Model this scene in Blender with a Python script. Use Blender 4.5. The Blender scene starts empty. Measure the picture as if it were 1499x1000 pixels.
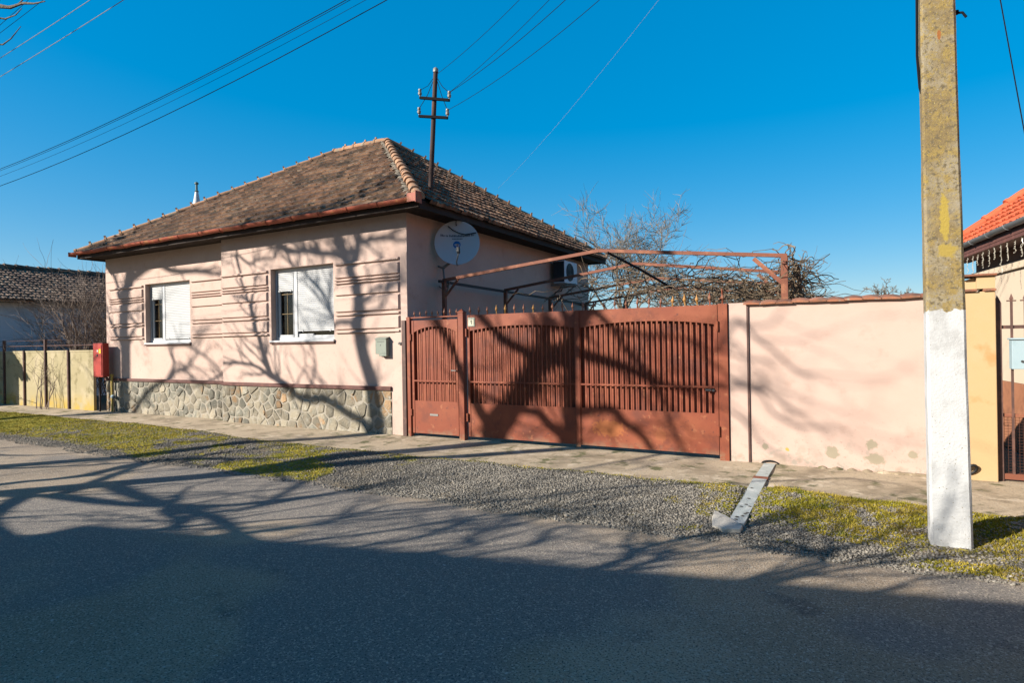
import bpy, math, random
import numpy as np
from mathutils import Vector, Matrix

S = bpy.context.scene
COL = S.collection
random.seed(7); RNG = np.random.default_rng(7)
PI = math.pi

# ---------------------------------------------------------------- camera
cam_d = bpy.data.cameras.new("camera"); cam = bpy.data.objects.new("camera", cam_d); COL.objects.link(cam)
cam_d.sensor_fit = 'HORIZONTAL'; cam_d.sensor_width = 36.0; cam_d.lens = 36.0*875.39/1499.0
cam_d.clip_start = 0.05; cam_d.clip_end = 2000
yaw, pitch, roll = 0.5048105, 0.0000884, -0.0165134
fw = Vector((-math.sin(yaw)*math.cos(pitch), math.cos(yaw)*math.cos(pitch), math.sin(pitch)))
r_ = Vector((math.cos(yaw), math.sin(yaw), 0)); u_ = r_.cross(fw)
r2 = math.cos(roll)*r_ + math.sin(roll)*u_; u2 = -math.sin(roll)*r_ + math.cos(roll)*u_
CAM = Vector((7.155, -8.911, 1.7))
mw = Matrix((r2, u2, -fw)).transposed().to_4x4(); mw.translation = CAM
cam.matrix_world = mw
S.camera = cam

# ---------------------------------------------------------------- light
SUN_EL = math.radians(26.0)
H = Vector((0.63, 0.777, 0)).normalized()          # the way the sunlight travels over the ground
world = bpy.data.worlds.new("World"); S.world = world; world.use_nodes = True
wn = world.node_tree.nodes; wl = world.node_tree.links
bg = wn['Background']; sky = wn.new('ShaderNodeTexSky'); sky.sky_type = 'NISHITA'
sky.sun_disc = False; sky.sun_elevation = SUN_EL
sky.sun_rotation = math.atan2(-H.x, -H.y)
sky.altitude = 0; sky.air_density = 1.0; sky.dust_density = 0.5; sky.ozone_density = 6.0
hs = wn.new('ShaderNodeHueSaturation'); hs.inputs['Saturation'].default_value = 2.3; hs.inputs['Value'].default_value = 2.38
gm = wn.new('ShaderNodeGamma'); gm.inputs[1].default_value = 0.4
wl.new(sky.outputs[0], gm.inputs[0]); wl.new(gm.outputs[0], hs.inputs['Color']); wl.new(hs.outputs[0], bg.inputs[0]); bg.inputs[1].default_value = 0.067
sun_d = bpy.data.lights.new("sun", 'SUN'); sun = bpy.data.objects.new("sun", sun_d); COL.objects.link(sun)
sun_d.energy = 4.6; sun_d.angle = math.radians(0.45); sun_d.color = (1.0, 0.93, 0.83)
sd = Vector((H.x*math.cos(SUN_EL), H.y*math.cos(SUN_EL), -math.sin(SUN_EL)))
sun.rotation_euler = sd.to_track_quat('-Z', 'Y').to_euler(); sun.location = (-20, -25, 25)
S.view_settings.view_transform = 'Standard'; S.view_settings.look = 'None'
S.view_settings.exposure = 1.33; S.view_settings.gamma = 1.0
try:
    S.cycles.use_denoising = True; S.cycles.max_bounces = 6
except Exception: pass

# ---------------------------------------------------------------- materials
def mat(name, col, rough=0.85, layers=(), bump=None, bump2=None, island=0.0, spec=0.3, metallic=0.0, spots=(), zcut=None, stretch=None, gain=.70, origin=(0, 0, 0)):
    """col RGB; layers: (colour, scale, lo, hi, detail[, 'v']) noise masks; bump: (scale, strength)."""
    k = gain
    col = tuple(c*k for c in col); layers = [(tuple(c*k for c in ly[0]),)+tuple(ly[1:]) for ly in layers]
    spots = [(tuple(c*k for c in q[0]),)+tuple(q[1:]) for q in spots]; zcut = (zcut[0], tuple(c*k for c in zcut[1]), zcut[2]) if zcut else None
    m = bpy.data.materials.new(name); m.use_nodes = True
    N = m.node_tree.nodes; L = m.node_tree.links; b = N['Principled BSDF']
    b.inputs['Roughness'].default_value = rough; b.inputs['Metallic'].default_value = metallic
    b.inputs['Specular IOR Level'].default_value = spec
    tc = N.new('ShaderNodeTexCoord'); co = tc.outputs['Object']
    if stretch:
        mp = N.new('ShaderNodeMapping'); mp.inputs['Scale'].default_value = stretch
        L.new(co, mp.inputs['Vector']); co2 = mp.outputs[0]
    else: co2 = co
    rgb = N.new('ShaderNodeRGB'); rgb.outputs[0].default_value = (*col, 1); cur = rgb.outputs[0]
    def mix(fac, a, bcol):
        x = N.new('ShaderNodeMix'); x.data_type = 'RGBA'
        L.new(fac, x.inputs['Factor']); L.new(a, x.inputs[6])
        if isinstance(bcol, tuple): x.inputs[7].default_value = (*bcol, 1)
        else: L.new(bcol, x.inputs[7])
        return x.outputs[2]
    def ramp(v, lo, hi):
        r = N.new('ShaderNodeMapRange'); r.inputs[1].default_value = lo; r.inputs[2].default_value = hi
        r.interpolation_type = 'SMOOTHSTEP'; L.new(v, r.inputs[0]); return r.outputs[0]
    for i, ly in enumerate(layers):
        c, sc, lo, hi, det = ly[:5]
        kind = ly[5] if len(ly) > 5 else 'n'
        if kind == 'v':
            t = N.new('ShaderNodeTexVoronoi'); t.inputs['Scale'].default_value = sc; out = t.outputs['Distance']
        else:
            t = N.new('ShaderNodeTexNoise'); t.inputs['Scale'].default_value = sc; t.inputs['Detail'].default_value = det
            t.inputs['Roughness'].default_value = 0.6; out = t.outputs['Fac']
        va = N.new('ShaderNodeVectorMath'); va.operation = 'ADD'; va.inputs[1].default_value = (i*7.3, i*3.1, i*5.7)
        L.new(co2, va.inputs[0]); L.new(va.outputs[0], t.inputs['Vector'])
        fac = ramp(out, lo, hi)
        if kind == 'z':     # masked by height: len 8: z0,z1
            sx = N.new('ShaderNodeSeparateXYZ'); L.new(co, sx.inputs[0])
            zz = ramp(sx.outputs['Z'], ly[6], ly[7]); mu = N.new('ShaderNodeMath'); mu.operation = 'MULTIPLY'
            L.new(fac, mu.inputs[0]); L.new(zz, mu.inputs[1]); fac = mu.outputs[0]
        cur = mix(fac, cur, c)
    for (c, p, rad, sc3) in spots:
        p = (p[0]-origin[0], p[1]-origin[1], p[2]-origin[2])          # spots are given in world metres
        sb = N.new('ShaderNodeVectorMath'); sb.operation = 'SUBTRACT'; sb.inputs[1].default_value = p; L.new(co, sb.inputs[0])
        ml = N.new('ShaderNodeVectorMath'); ml.operation = 'MULTIPLY'; ml.inputs[1].default_value = sc3; L.new(sb.outputs[0], ml.inputs[0])
        ln = N.new('ShaderNodeVectorMath'); ln.operation = 'LENGTH'; L.new(ml.outputs[0], ln.inputs[0])
        nz = N.new('ShaderNodeTexNoise'); nz.inputs['Scale'].default_value = 24; nz.inputs['Detail'].default_value = 6; L.new(co, nz.inputs['Vector'])
        ma = N.new('ShaderNodeMath'); ma.operation = 'MULTIPLY_ADD'; ma.inputs[1].default_value = rad*1.6; L.new(nz.outputs['Fac'], ma.inputs[0]); L.new(ln.outputs[1 if len(ln.outputs) > 1 else 0], ma.inputs[2])
        cur = mix(ramp(ma.outputs[0], rad*2.0, rad*1.62), cur, c)
    if zcut:       # (z, colour, noise amount) colour below z
        sx = N.new('ShaderNodeSeparateXYZ'); L.new(co, sx.inputs[0])
        nz = N.new('ShaderNodeTexNoise'); nz.inputs['Scale'].default_value = 14; nz.inputs['Detail'].default_value = 5; L.new(co, nz.inputs['Vector'])
        ma = N.new('ShaderNodeMath'); ma.operation = 'MULTIPLY_ADD'; ma.inputs[1].default_value = zcut[2]; L.new(nz.outputs['Fac'], ma.inputs[0]); L.new(sx.outputs['Z'], ma.inputs[2])
        f = ramp(ma.outputs[0], zcut[0]+0.004+zcut[2]*.5, zcut[0]-0.004+zcut[2]*.5)
        n2 = N.new('ShaderNodeTexNoise'); n2.inputs['Scale'].default_value = 3.5; n2.inputs['Detail'].default_value = 6; L.new(co, n2.inputs['Vector'])
        w = mix(ramp(n2.outputs['Fac'], .48, .75), cur, zcut[1]) if False else None
        n3 = N.new('ShaderNodeTexNoise'); n3.inputs['Scale'].default_value = 60; n3.inputs['Detail'].default_value = 3; L.new(co, n3.inputs['Vector'])
        rgbw = N.new('ShaderNodeRGB'); rgbw.outputs[0].default_value = (*zcut[1], 1)
        wcol = mix(ramp(n2.outputs['Fac'], .50, .72), rgbw.outputs[0], (.27, .265, .255))
        wcol = mix(ramp(n3.outputs['Fac'], .66, .72), wcol, (.18, .16, .11))
        cur = mix(f, cur, wcol)
    if island:
        g = N.new('ShaderNodeNewGeometry'); h = N.new('ShaderNodeHueSaturation')
        mr = N.new('ShaderNodeMapRange'); mr.inputs[3].default_value = 1-island; mr.inputs[4].default_value = 1+island
        L.new(g.outputs['Random Per Island'], mr.inputs[0]); L.new(mr.outputs[0], h.inputs['Value']); L.new(cur, h.inputs['Color']); cur = h.outputs[0]
    L.new(cur, b.inputs['Base Color'])
    last = None
    for bb in (bump, bump2):
        if not bb: continue
        t = N.new('ShaderNodeTexNoise'); t.inputs['Scale'].default_value = bb[0]; t.inputs['Detail'].default_value = 5
        L.new(co2, t.inputs['Vector']); bm = N.new('ShaderNodeBump'); bm.inputs['Strength'].default_value = bb[1]
        bm.inputs['Distance'].default_value = bb[2] if len(bb) > 2 else 0.01
        L.new(t.outputs['Fac'], bm.inputs['Height'])
        if last: L.new(last, bm.inputs['Normal'])
        last = bm.outputs[0]
    if last: L.new(last, b.inputs['Normal'])
    m['nodes_cur'] = 0
    return m

PINK = (0.60, 0.435, 0.36)
M = {}
M['stucco'] = mat('pink_stucco', PINK, .92, [((.64, .475, .395), .9, .45, .7, 3), ((.50, .345, .28), 2.3, .56, .75, 6), ((.53, .385, .325), 14, .55, .75, 4)], (90, .35, .004), (6, .15, .01))
M['wall'] = mat('pale_pink_render', (.60, .435, .36), .92,
    [((.57, .405, .33), 1.1, .48, .70, 4), ((.53, .37, .30), 3.2, .56, .75, 6), ((.36, .29, .215), 5, .50, .66, 6, 'z', .40, -.08), ((.42, .365, .295), 13, .54, .62, 6, 'z', .62, .0), ((.47, .33, .27), 26, .60, .68, 5, 'z', 1.1, .1)], (70, .3, .004), (5, .15, .01),
    spots=[((.37, .315, .225), (7.02, 0, .17), .075, (1, .2, 1)), ((.37, .315, .225), (7.50, 0, .12), .085, (.8, .2, 1.3)), ((.37, .315, .225), (7.46, 0, .30), .06, (1, .2, 1)),
           ((.62, .36, .08), (6.48, 0, .17), .025, (1, .2, 1)), ((.37, .315, .225), (6.2, 0, .19), .04, (1, .2, 1)), ((.45, .38, .3), (6.40, 0, .18), .02, (1, .2, 1)), ((.37, .315, .225), (7.9, 0, .2), .05, (1, .2, 1))], origin=(7, .1, -.1))
M['yellow'] = mat('yellow_render', (.55, .375, .19), .9, [((.55, .395, .22), 1.5, .45, .7, 3), ((.53, .29, .12), 2.2, .62, .75, 4)], (80, .25, .004))
M['eaveshade'] = mat('eave_shade_band', (.34, .185, .12), .9, [((.28, .14, .09), 4, .5, .7, 4)], (60, .2, .004))  # shade under the neighbour's eave, put into the wall colour as brown
M['cream'] = mat('cream_render', (.62, .50, .37), .9, [((.56, .44, .33), 2, .5, .75, 4)], (80, .2, .004))
M['dado'] = mat('brick_red_render', (.36, .15, .075), .9, [((.27, .11, .06), 4, .5, .7, 5)], (60, .4, .005))
M['brownband'] = mat('brown_paint', (.13, .055, .045), .7, [((.19, .08, .06), 8, .5, .7, 5)], (50, .3, .004))
M['stone'] = mat('field_stone', (.30, .26, .19), .92, [((.20, .19, .15), 1.7, .45, .6, 2), ((.34, .22, .12), 2.1, .56, .66, 2), ((.36, .33, .27), 9, .5, .7, 5), ((.17, .17, .14), 30, .62, .72, 4)], (28, .9, .02), (120, .3, .004), island=.35)
M['mortar'] = mat('pale_mortar', (.36, .32, .255), .95, [((.40, .36, .30), 8, .5, .7, 5)], (60, .5, .006))
M['oldmortar'] = mat('old_grey_mortar', (.27, .225, .165), .95, [((.16, .13, .095), 8, .48, .66, 5)], (50, .6, .008))
M['tile'] = mat('weathered_roof_tile', (.205, .112, .066), .92,
    [((.26, .15, .088), .8, .45, .65, 3), ((.10, .068, .046), 1.6, .50, .66, 5), ((.30, .225, .15), 9, .57, .68, 5), ((.055, .05, .032), 5, .57, .70, 6), ((.42, .37, .30), 40, .66, .74, 3)], (60, .5, .006), island=.48)
M['ridge'] = mat('ridge_tile_clay', (.40, .215, .115), .9, [((.30, .24, .17), 5, .5, .65, 5), ((.17, .12, .09), 11, .56, .68, 5), ((.46, .42, .35), 22, .6, .7, 4)], (50, .5, .006), island=.2)
M['redtile'] = mat('orange_red_roof_tile', (.56, .115, .045), .8, [((.50, .09, .03), 4, .5, .7, 4)], (60, .2, .004), island=.15)
M['coping'] = mat('coping_tile', (.33, .13, .07), .9, [((.20, .11, .07), 7, .45, .65, 5), ((.28, .24, .19), 16, .58, .7, 4)], (50, .5, .006), island=.35)
M['gutter'] = mat('rusty_red_gutter', (.36, .085, .045), .6, [((.40, .15, .06), 5, .52, .66, 5), ((.18, .05, .03), 9, .6, .7, 5)], (40, .2, .004))
M['gutter_grey'] = mat('grey_gutter', (.30, .31, .32), .4, metallic=.6)
M['darkwood'] = mat('dark_brown_wood', (.030, .018, .013), .8, [((.05, .03, .02), 6, .5, .7, 5)], (30, .3, .004))
M['rust'] = mat('rust_red_steel', (.25, .060, .027), .58,
    [((.30, .082, .036), 1.3, .45, .65, 4), ((.20, .052, .027), 2.6, .50, .66, 6), ((.35, .12, .055), 9, .60, .70, 5), ((.15, .045, .03), 17, .62, .70, 5), ((.26, .17, .10), 7, .45, .62, 6, 'z', .22, -.02)], (35, .12, .004))
M['rustleaf'] = mat('rust_red_steel_leaf', (.25, .060, .027), .58,
    [((.30, .082, .036), 1.3, .45, .65, 4), ((.17, .045, .025), 2.6, .48, .66, 6), ((.33, .11, .05), 9, .60, .70, 5), ((.14, .042, .028), 17, .62, .70, 5), ((.24, .15, .09), 7, .45, .62, 6, 'z', .22, -.02)], (35, .12, .004),
    spots=[((.37, .115, .035), (3.95, 0, .32), .15, (.6, .1, 1.2)), ((.33, .10, .04), (4.75, 0, .26), .08, (1, .1, .8))], origin=(3.5, 0, -.05))
M['rusttube'] = mat('rusty_steel_tube', (.22, .075, .042), .7, [((.34, .135, .07), 4, .5, .66, 5), ((.13, .05, .035), 7, .58, .7, 5)], (40, .2, .004))
M['blacktube'] = mat('dark_painted_steel', (.035, .022, .02), .6)
M['gold'] = mat('gold_painted_tip', (.45, .22, .06), .6, [((.26, .08, .04), 9, .5, .65, 4)])
M['pvc'] = mat('white_plastic', (.62, .62, .62), .35, spec=.5)
M['shutter'] = mat('white_roller_shutter', (.56, .56, .555), .45, spec=.4)
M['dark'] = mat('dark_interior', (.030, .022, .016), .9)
M['curtain'] = mat('brown_curtain', (.20, .14, .08), .9, [((.30, .21, .12), 3, .45, .7, 3)])
M['muntin'] = mat('brass_muntin', (.20, .13, .05), .5)
M['sillbrown'] = mat('brown_sill', (.13, .06, .045), .6)
M['conc'] = mat('lichened_concrete', (.30, .25, .165), .95,
    [((.215, .155, .07), 2.6, .40, .60, 9), ((.29, .205, .07), 9, .48, .62, 9), ((.135, .105, .06), 26, .50, .64, 7), ((.34, .25, .065), 60, .56, .66, 5), ((.40, .37, .31), 90, .62, .70, 4), ((.09, .075, .05), 110, .60, .68, 3), ((.33, .29, .22), 1.1, .56, .72, 8)],
    (50, .55, .007), (170, .5, .004), zcut=(1.90, (.56, .56, .55), .14), spots=[((.38, .275, .055), (7.915, -2.8, 2.66), .085, (2.8, .1, .42)), ((.36, .26, .06), (7.93, -2.8, 2.40), .05, (.7, .1, .9)), ((.30, .11, .03), (7.90, -2.8, 4.22), .018, (1.4, .1, .45))])
M['paving'] = mat('worn_concrete_paving', (.46, .365, .25), .95, [((.30, .235, .155), 1.6, .46, .64, 6), ((.58, .475, .345), 4, .54, .68, 5), ((.13, .125, .055), 3.2, .54, .66, 6), ((.20, .165, .12), 30, .58, .7, 4)], (40, .6, .008), (180, .4, .003))
M['slab'] = mat('pale_broken_concrete', (.60, .54, .45), .95, [((.44, .40, .33), 12, .5, .7, 5)], (40, .6, .006))
M['zinc'] = mat('galvanised_channel', (.40, .44, .42), .6, [((.55, .57, .54), 5, .5, .65, 5), ((.18, .18, .16), 13, .63, .70, 5)], (30, .2, .003), spec=.4)
M['asphalt'] = mat('old_asphalt', (.265, .203, .140), .95, [((.345, .265, .184), .55, .42, .62, 5), ((.13, .11, .09), 1.7, .54, .70, 6), ((.20, .175, .15), .25, .5, .56, 3), ((.40, .335, .26), 62, .54, .62, 3), ((.06, .054, .048), 74, .55, .63, 3), ((.42, .39, .34), 24, .68, .72, 2)], (80, 1.0, .014), (240, .6, .005), gain=.86)
M['earth'] = mat('bare_earth', (.14, .11, .07), .95, [((.09, .09, .04), .5, .45, .65, 5)], (8, .5, .03))
M['white_wall'] = mat('white_rendered_wall', (.70, .71, .74), .9, [((.60, .61, .64), 1.5, .5, .7, 4)], (60, .2, .004))
M['oldtile'] = mat('old_barn_tile', (.20, .135, .095), .92, [((.10, .065, .05), .7, .45, .6, 4), ((.28, .22, .16), 5, .55, .68, 5)], (50, .4, .006), island=.4)
M['fencepanel'] = mat('stained_concrete_panel', (.40, .335, .19), .95, [((.48, .40, .25), 1.4, .45, .65, 5), ((.26, .215, .11), 3, .52, .68, 6), ((.48, .33, .07), 2.0, .35, .6, 5, 'z', .62, .1)], (40, .5, .006))
M['redbox'] = mat('red_painted_cabinet', (.42, .045, .03), .5, [((.30, .035, .025), 5, .52, .7, 5)])
M['yellowpaint'] = mat('yellow_pipe_paint', (.52, .38, .09), .6, [((.35, .24, .08), 9, .5, .7, 4)])
M['label_yellow'] = mat('yellow_sticker', (.80, .55, .02), .6)
M['greenbox'] = mat('grey_green_sheet_metal', (.26, .29, .235), .5, [((.20, .23, .19), 9, .52, .7, 4)])
M['bluebox'] = mat('pale_blue_sheet_metal', (.36, .47, .51), .45, [((.32, .43, .47), 6, .5, .7, 3)])
M['black'] = mat('black_rubber', (.012, .012, .012), .6)
M['wire'] = mat('dark_cable', (.016, .016, .018), .95, spec=.0)
M['wirepale'] = mat('pale_cable', (.26, .24, .22), .6)
M['ceramic'] = mat('grey_ceramic', (.24, .22, .18), .4, spec=.5)
M['mast'] = mat('rust_brown_mast', (.06, .035, .027), .85, [((.11, .052, .034), 5, .5, .66, 5)])
M['dish'] = mat('pale_grey_dish', (.50, .56, .60), .5)
M['dishblue'] = mat('blue_print', (.01, .13, .42), .5)
M['dishgrey'] = mat('faded_print', (.12, .16, .21), .5)
M['acwhite'] = mat('white_ac_casing', (.66, .66, .70), .5)
M['acdark'] = mat('dark_grille', (.04, .045, .05), .6)
M['steel'] = mat('grey_steel', (.30, .29, .27), .5, metallic=.5)
M['ironbrown'] = mat('brown_iron', (.10, .055, .045), .55, [((.16, .08, .06), 7, .5, .66, 4)])
M['mesh'] = mat('rusty_wire_mesh', (.16, .07, .05), .7)
M['bulb'] = mat('clear_fairy_light', (.50, .46, .38), .3, spec=.6)
M['plate'] = mat('cream_number_plate', (.72, .68, .50), .5)
M['platerim'] = mat('grey_green_frame', (.33, .35, .28), .5)
M['print'] = mat('dark_print', (.05, .05, .05), .6)
M['bark'] = mat('grey_brown_bark', (.15, .115, .085), .95, [((.09, .07, .05), 6, .48, .66, 5)], (30, .7, .02))
M['twig'] = mat('grey_twigs', (.19, .155, .115), .9, [((.26, .21, .15), 3, .45, .7, 3)])
M['twigdark'] = mat('dark_brown_twigs', (.18, .13, .10), .9, [((.28, .215, .165), 2.2, .45, .7, 3)])
M['vinebark'] = mat('vine_bark', (.16, .115, .075), .95, [((.24, .18, .11), 3, .45, .7, 4), ((.09, .06, .04), 5, .55, .7, 4)])
M['pebble'] = mat('grey_gravel', (.215, .192, .158), .95, [((.32, .285, .232), 20, .5, .7, 2)], island=.45)
M['grassblade'] = mat('short_yellow_green_grass', (.29, .25, .022), .85, [((.41, .31, .05), 1.6, .42, .62, 4), ((.15, .175, .022), 2.4, .52, .68, 4), ((.20, .145, .065), 4, .54, .68, 4)], island=.4, spec=.15)
M['chim'] = mat('white_chimney_metal', (.62, .63, .63), .5)
M['teal'] = mat('weathered_copper_cap', (.10, .17, .16), .6)

def glass_mat():
    m = bpy.data.materials.new('window_glass'); m.use_nodes = True
    N = m.node_tree.nodes; L = m.node_tree.links; N.remove(N['Principled BSDF'])
    g = N.new('ShaderNodeBsdfGlossy'); g.inputs['Roughness'].default_value = .02
    t = N.new('ShaderNodeBsdfTransparent'); t.inputs['Color'].default_value = (.8, .8, .78, 1)
    f = N.new('ShaderNodeFresnel'); f.inputs['IOR'].default_value = 1.5
    x = N.new('ShaderNodeMixShader'); L.new(f.outputs[0], x.inputs[0]); L.new(t.outputs[0], x.inputs[1]); L.new(g.outputs[0], x.inputs[2])
    L.new(x.outputs[0], N['Material Output'].inputs['Surface']); return m
M['glass'] = glass_mat()

def verge_mat():
    m = bpy.data.materials.new('gravel_and_moss'); m.use_nodes = True
    N = m.node_tree.nodes; L = m.node_tree.links; b = N['Principled BSDF']; b.inputs['Roughness'].default_value = .95
    b.inputs['Specular IOR Level'].default_value = .15
    tc = N.new('ShaderNodeTexCoord'); at = N.new('ShaderNodeAttribute'); at.attribute_name = 'moss'
    def noise(s, d=5):
        t = N.new('ShaderNodeTexNoise'); t.inputs['Scale'].default_value = s; t.inputs['Detail'].default_value = d; L.new(tc.outputs['Object'], t.inputs['Vector']); return t.outputs['Fac']
    def mp(v, a, c):
        r = N.new('ShaderNodeMapRange'); r.inputs[1].default_value = a; r.inputs[2].default_value = c; L.new(v, r.inputs[0]); return r.outputs[0]
    def mix(f, a, c):
        x = N.new('ShaderNodeMix'); x.data_type = 'RGBA'; L.new(f, x.inputs['Factor'])
        for k, v in ((6, a), (7, c)):
            if isinstance(v, tuple): x.inputs[k].default_value = (*v, 1)
            else: L.new(v, x.inputs[k])
        return x.outputs[2]
    vo = N.new('ShaderNodeTexVoronoi'); vo.inputs['Scale'].default_value = 34; L.new(tc.outputs['Object'], vo.inputs['Vector'])
    grav = mix(mp(noise(40, 4), .35, .7), (.065, .057, .045), (.145, .13, .11))
    grav = mix(mp(noise(2.5), .5, .7), grav, (.125, .10, .07))
    moss = mix(mp(noise(6), .4, .65), (.125, .12, .014), (.27, .215, .028))
    fac = N.new('ShaderNodeMath'); fac.operation = 'MULTIPLY_ADD'; L.new(noise(18), fac.inputs[0]); fac.inputs[1].default_value = .6; L.new(at.outputs['Fac'], fac.inputs[2])
    L.new(mix(mp(fac.outputs[0], .62, .85), grav, moss), b.inputs['Base Color'])
    bm = N.new('ShaderNodeBump'); bm.inputs['Strength'].default_value = .9; bm.inputs['Distance'].default_value = .02
    L.new(vo.outputs['Distance'], bm.inputs['Height']); bm.invert = True
    L.new(bm.outputs[0], b.inputs['Normal']); return m
M['verge'] = verge_mat()

# ---------------------------------------------------------------- mesh helpers
def root_loc(o):
    v = Vector((0, 0, 0))
    while o is not None:
        v = v + o.location; o = o.parent
    return v

class MB:
    def __init__(s): s.v = []; s.f = []; s.mi = []; s.m = 0
    def add(s, verts, faces):
        n = len(s.v); s.v.extend(tuple(p) for p in verts); s.f.extend(tuple(i+n for i in f) for f in faces); s.mi.extend([s.m]*len(faces)); return s
    def box(s, x0, x1, y0, y1, z0, z1):
        return s.add([(x0,y0,z0),(x1,y0,z0),(x1,y1,z0),(x0,y1,z0),(x0,y0,z1),(x1,y0,z1),(x1,y1,z1),(x0,y1,z1)],
                     [(0,3,2,1),(4,5,6,7),(0,1,5,4),(1,2,6,5),(2,3,7,6),(3,0,4,7)])
    def bar(s, a, b, w, h, up=(0,0,1)):
        a = Vector(a); b = Vector(b); d = (b-a).normalized(); up = Vector(up)
        if abs(d.dot(up)) > .98: up = Vector((0,1,0))
        x = d.cross(up).normalized()*w/2; y = x.cross(d).normalized()*h/2
        return s.add([a-x-y,a+x-y,a+x+y,a-x+y,b-x-y,b+x-y,b+x+y,b-x+y], [(0,1,2,3),(7,6,5,4),(4,5,1,0),(5,6,2,1),(6,7,3,2),(7,4,0,3)])
    def tube(s, pts, rad, n=6, caps=True):
        pts = [Vector(p) for p in pts]; k = len(pts)
        if not hasattr(rad, '__len__'): rad = [rad]*k
        V = []; ref = Vector((.31,.27,.91))
        for i, p in enumerate(pts):
            d = (pts[min(i+1,k-1)]-pts[max(i-1,0)])
            if d.length < 1e-7: d = Vector((0,0,1))
            d.normalize(); x = d.cross(ref)
            if x.length < .05: x = d.cross(Vector((1,0,0)))
            x.normalize(); y = d.cross(x)
            for j in range(n):
                a = 2*PI*j/n; V.append(p + rad[i]*(math.cos(a)*x+math.sin(a)*y))
        F = [(i*n+j, i*n+(j+1)%n, (i+1)*n+(j+1)%n, (i+1)*n+j) for i in range(k-1) for j in range(n)]
        if caps: F += [tuple(range(n-1,-1,-1)), tuple((k-1)*n+j for j in range(n))]
        return s.add(V, F)
    def lathe(s, prof, c, n=24, axis=(0,0,1)):
        """prof: (r, h) pairs along axis from point c."""
        ax = Vector(axis).normalized(); x = ax.cross(Vector((.3,.9,.1))).normalized(); y = ax.cross(x); c = Vector(c)
        V = [c+ax*h+r*(math.cos(2*PI*j/n)*x+math.sin(2*PI*j/n)*y) for r, h in prof for j in range(n)]
        k = len(prof); F = [(i*n+j, i*n+(j+1)%n, (i+1)*n+(j+1)%n, (i+1)*n+j) for i in range(k-1) for j in range(n)]
        if prof[0][0] > 1e-4: F.append(tuple(range(n-1,-1,-1)))
        if prof[-1][0] > 1e-4: F.append(tuple((k-1)*n+j for j in range(n)))
        return s.add(V, F)
    def prism(s, poly, y0, y1):
        """polygon in XZ extruded along Y"""
        n = len(poly)
        return s.add([(x,y0,z) for x,z in poly]+[(x,y1,z) for x,z in poly], [tuple(range(n)), tuple(range(2*n-1,n-1,-1))]+[(i,i+n,(i+1)%n+n,(i+1)%n) for i in range(n)])
    def build(s, name, mats, parent=None, bevel=0, smooth=None, local=False):
        me = bpy.data.meshes.new(name)
        off = Vector((0,0,0)) if (parent is None or local) else root_loc(parent)
        me.from_pydata([(p[0]-off.x, p[1]-off.y, p[2]-off.z) for p in s.v], [], s.f)
        if not isinstance(mats, (list, tuple)): mats = [mats]
        for m in mats: me.materials.append(m)
        me.polygons.foreach_set('material_index', s.mi)
        if smooth:
            me.polygons.foreach_set('use_smooth', [True]*len(me.polygons))
            try: me.set_sharp_from_angle(angle=math.radians(smooth))
            except Exception: pass
        me.update()
        o = bpy.data.objects.new(name, me); COL.objects.link(o)
        if parent is not None: o.parent = parent
        if bevel:
            b = o.modifiers.new('bevel', 'BEVEL'); b.width = bevel; b.segments = 2; b.limit_method = 'ANGLE'; b.angle_limit = math.radians(40)
        return o

def tag(o, label, cat, group=None, kind=None):
    if label: o['label'] = label
    if cat: o['category'] = cat
    if group: o['group'] = group
    if kind: o['kind'] = kind
    return o
def thing(name, loc, label, cat, group=None, rz=0):
    o = bpy.data.objects.new(name, None); COL.objects.link(o); o.location = loc; o.rotation_euler = (0,0,rz)
    o.empty_display_size = .2
    return tag(o, label, cat, group)
def struct(o): o['kind'] = 'structure'; return o
def copy_tree(o, parent=None):
    c = o.copy(); COL.objects.link(c)
    if parent is not None: c.parent = parent
    for ch in o.children: copy_tree(ch, c)
    return c
def fast_mesh(name, V, F, m, attr=None, smooth=False):
    """V (n,3) array, F (k,3|4) array."""
    me = bpy.data.meshes.new(name); n = len(V); k, q = F.shape
    me.vertices.add(n); me.vertices.foreach_set('co', np.ascontiguousarray(V, dtype=np.float32).ravel())
    me.loops.add(k*q); me.loops.foreach_set('vertex_index', np.ascontiguousarray(F, dtype=np.int32).ravel())
    me.polygons.add(k); me.polygons.foreach_set('loop_start', np.arange(0, k*q, q, dtype=np.int32))
    try: me.polygons.foreach_set('loop_total', np.full(k, q, dtype=np.int32))
    except Exception: pass
    if attr is not None:
        a = me.attributes.new(attr[0], 'FLOAT', 'POINT'); a.data.foreach_set('value', np.ascontiguousarray(attr[1], dtype=np.float32))
    me.update(calc_edges=True); me.validate()
    if smooth: me.polygons.foreach_set('use_smooth', [True]*k)
    me.materials.append(m); o = bpy.data.objects.new(name, me); COL.objects.link(o); return o

_T = RNG.random((64, 64))
def vnoise(x, y):
    x = np.asarray(x, float); y = np.asarray(y, float); xi = np.floor(x).astype(int); yi = np.floor(y).astype(int); fx = x-xi; fy = y-yi
    fx = fx*fx*(3-2*fx); fy = fy*fy*(3-2*fy); g = lambda a, b: _T[a % 64, b % 64]
    return (g(xi,yi)*(1-fx)+g(xi+1,yi)*fx)*(1-fy)+(g(xi,yi+1)*(1-fx)+g(xi+1,yi+1)*fx)*fy
def fbm(x, y, o=4):
    s = 0; a = .5; t = 0
    for i in range(o):
        s = s+a*vnoise(x*2**i+i*11.3, y*2**i+i*5.7); t += a; a *= .5
    return s/t
def sstep(a, b, x):
    t = np.clip((x-a)/(b-a), 0, 1); return t*t*(3-2*t)

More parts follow.
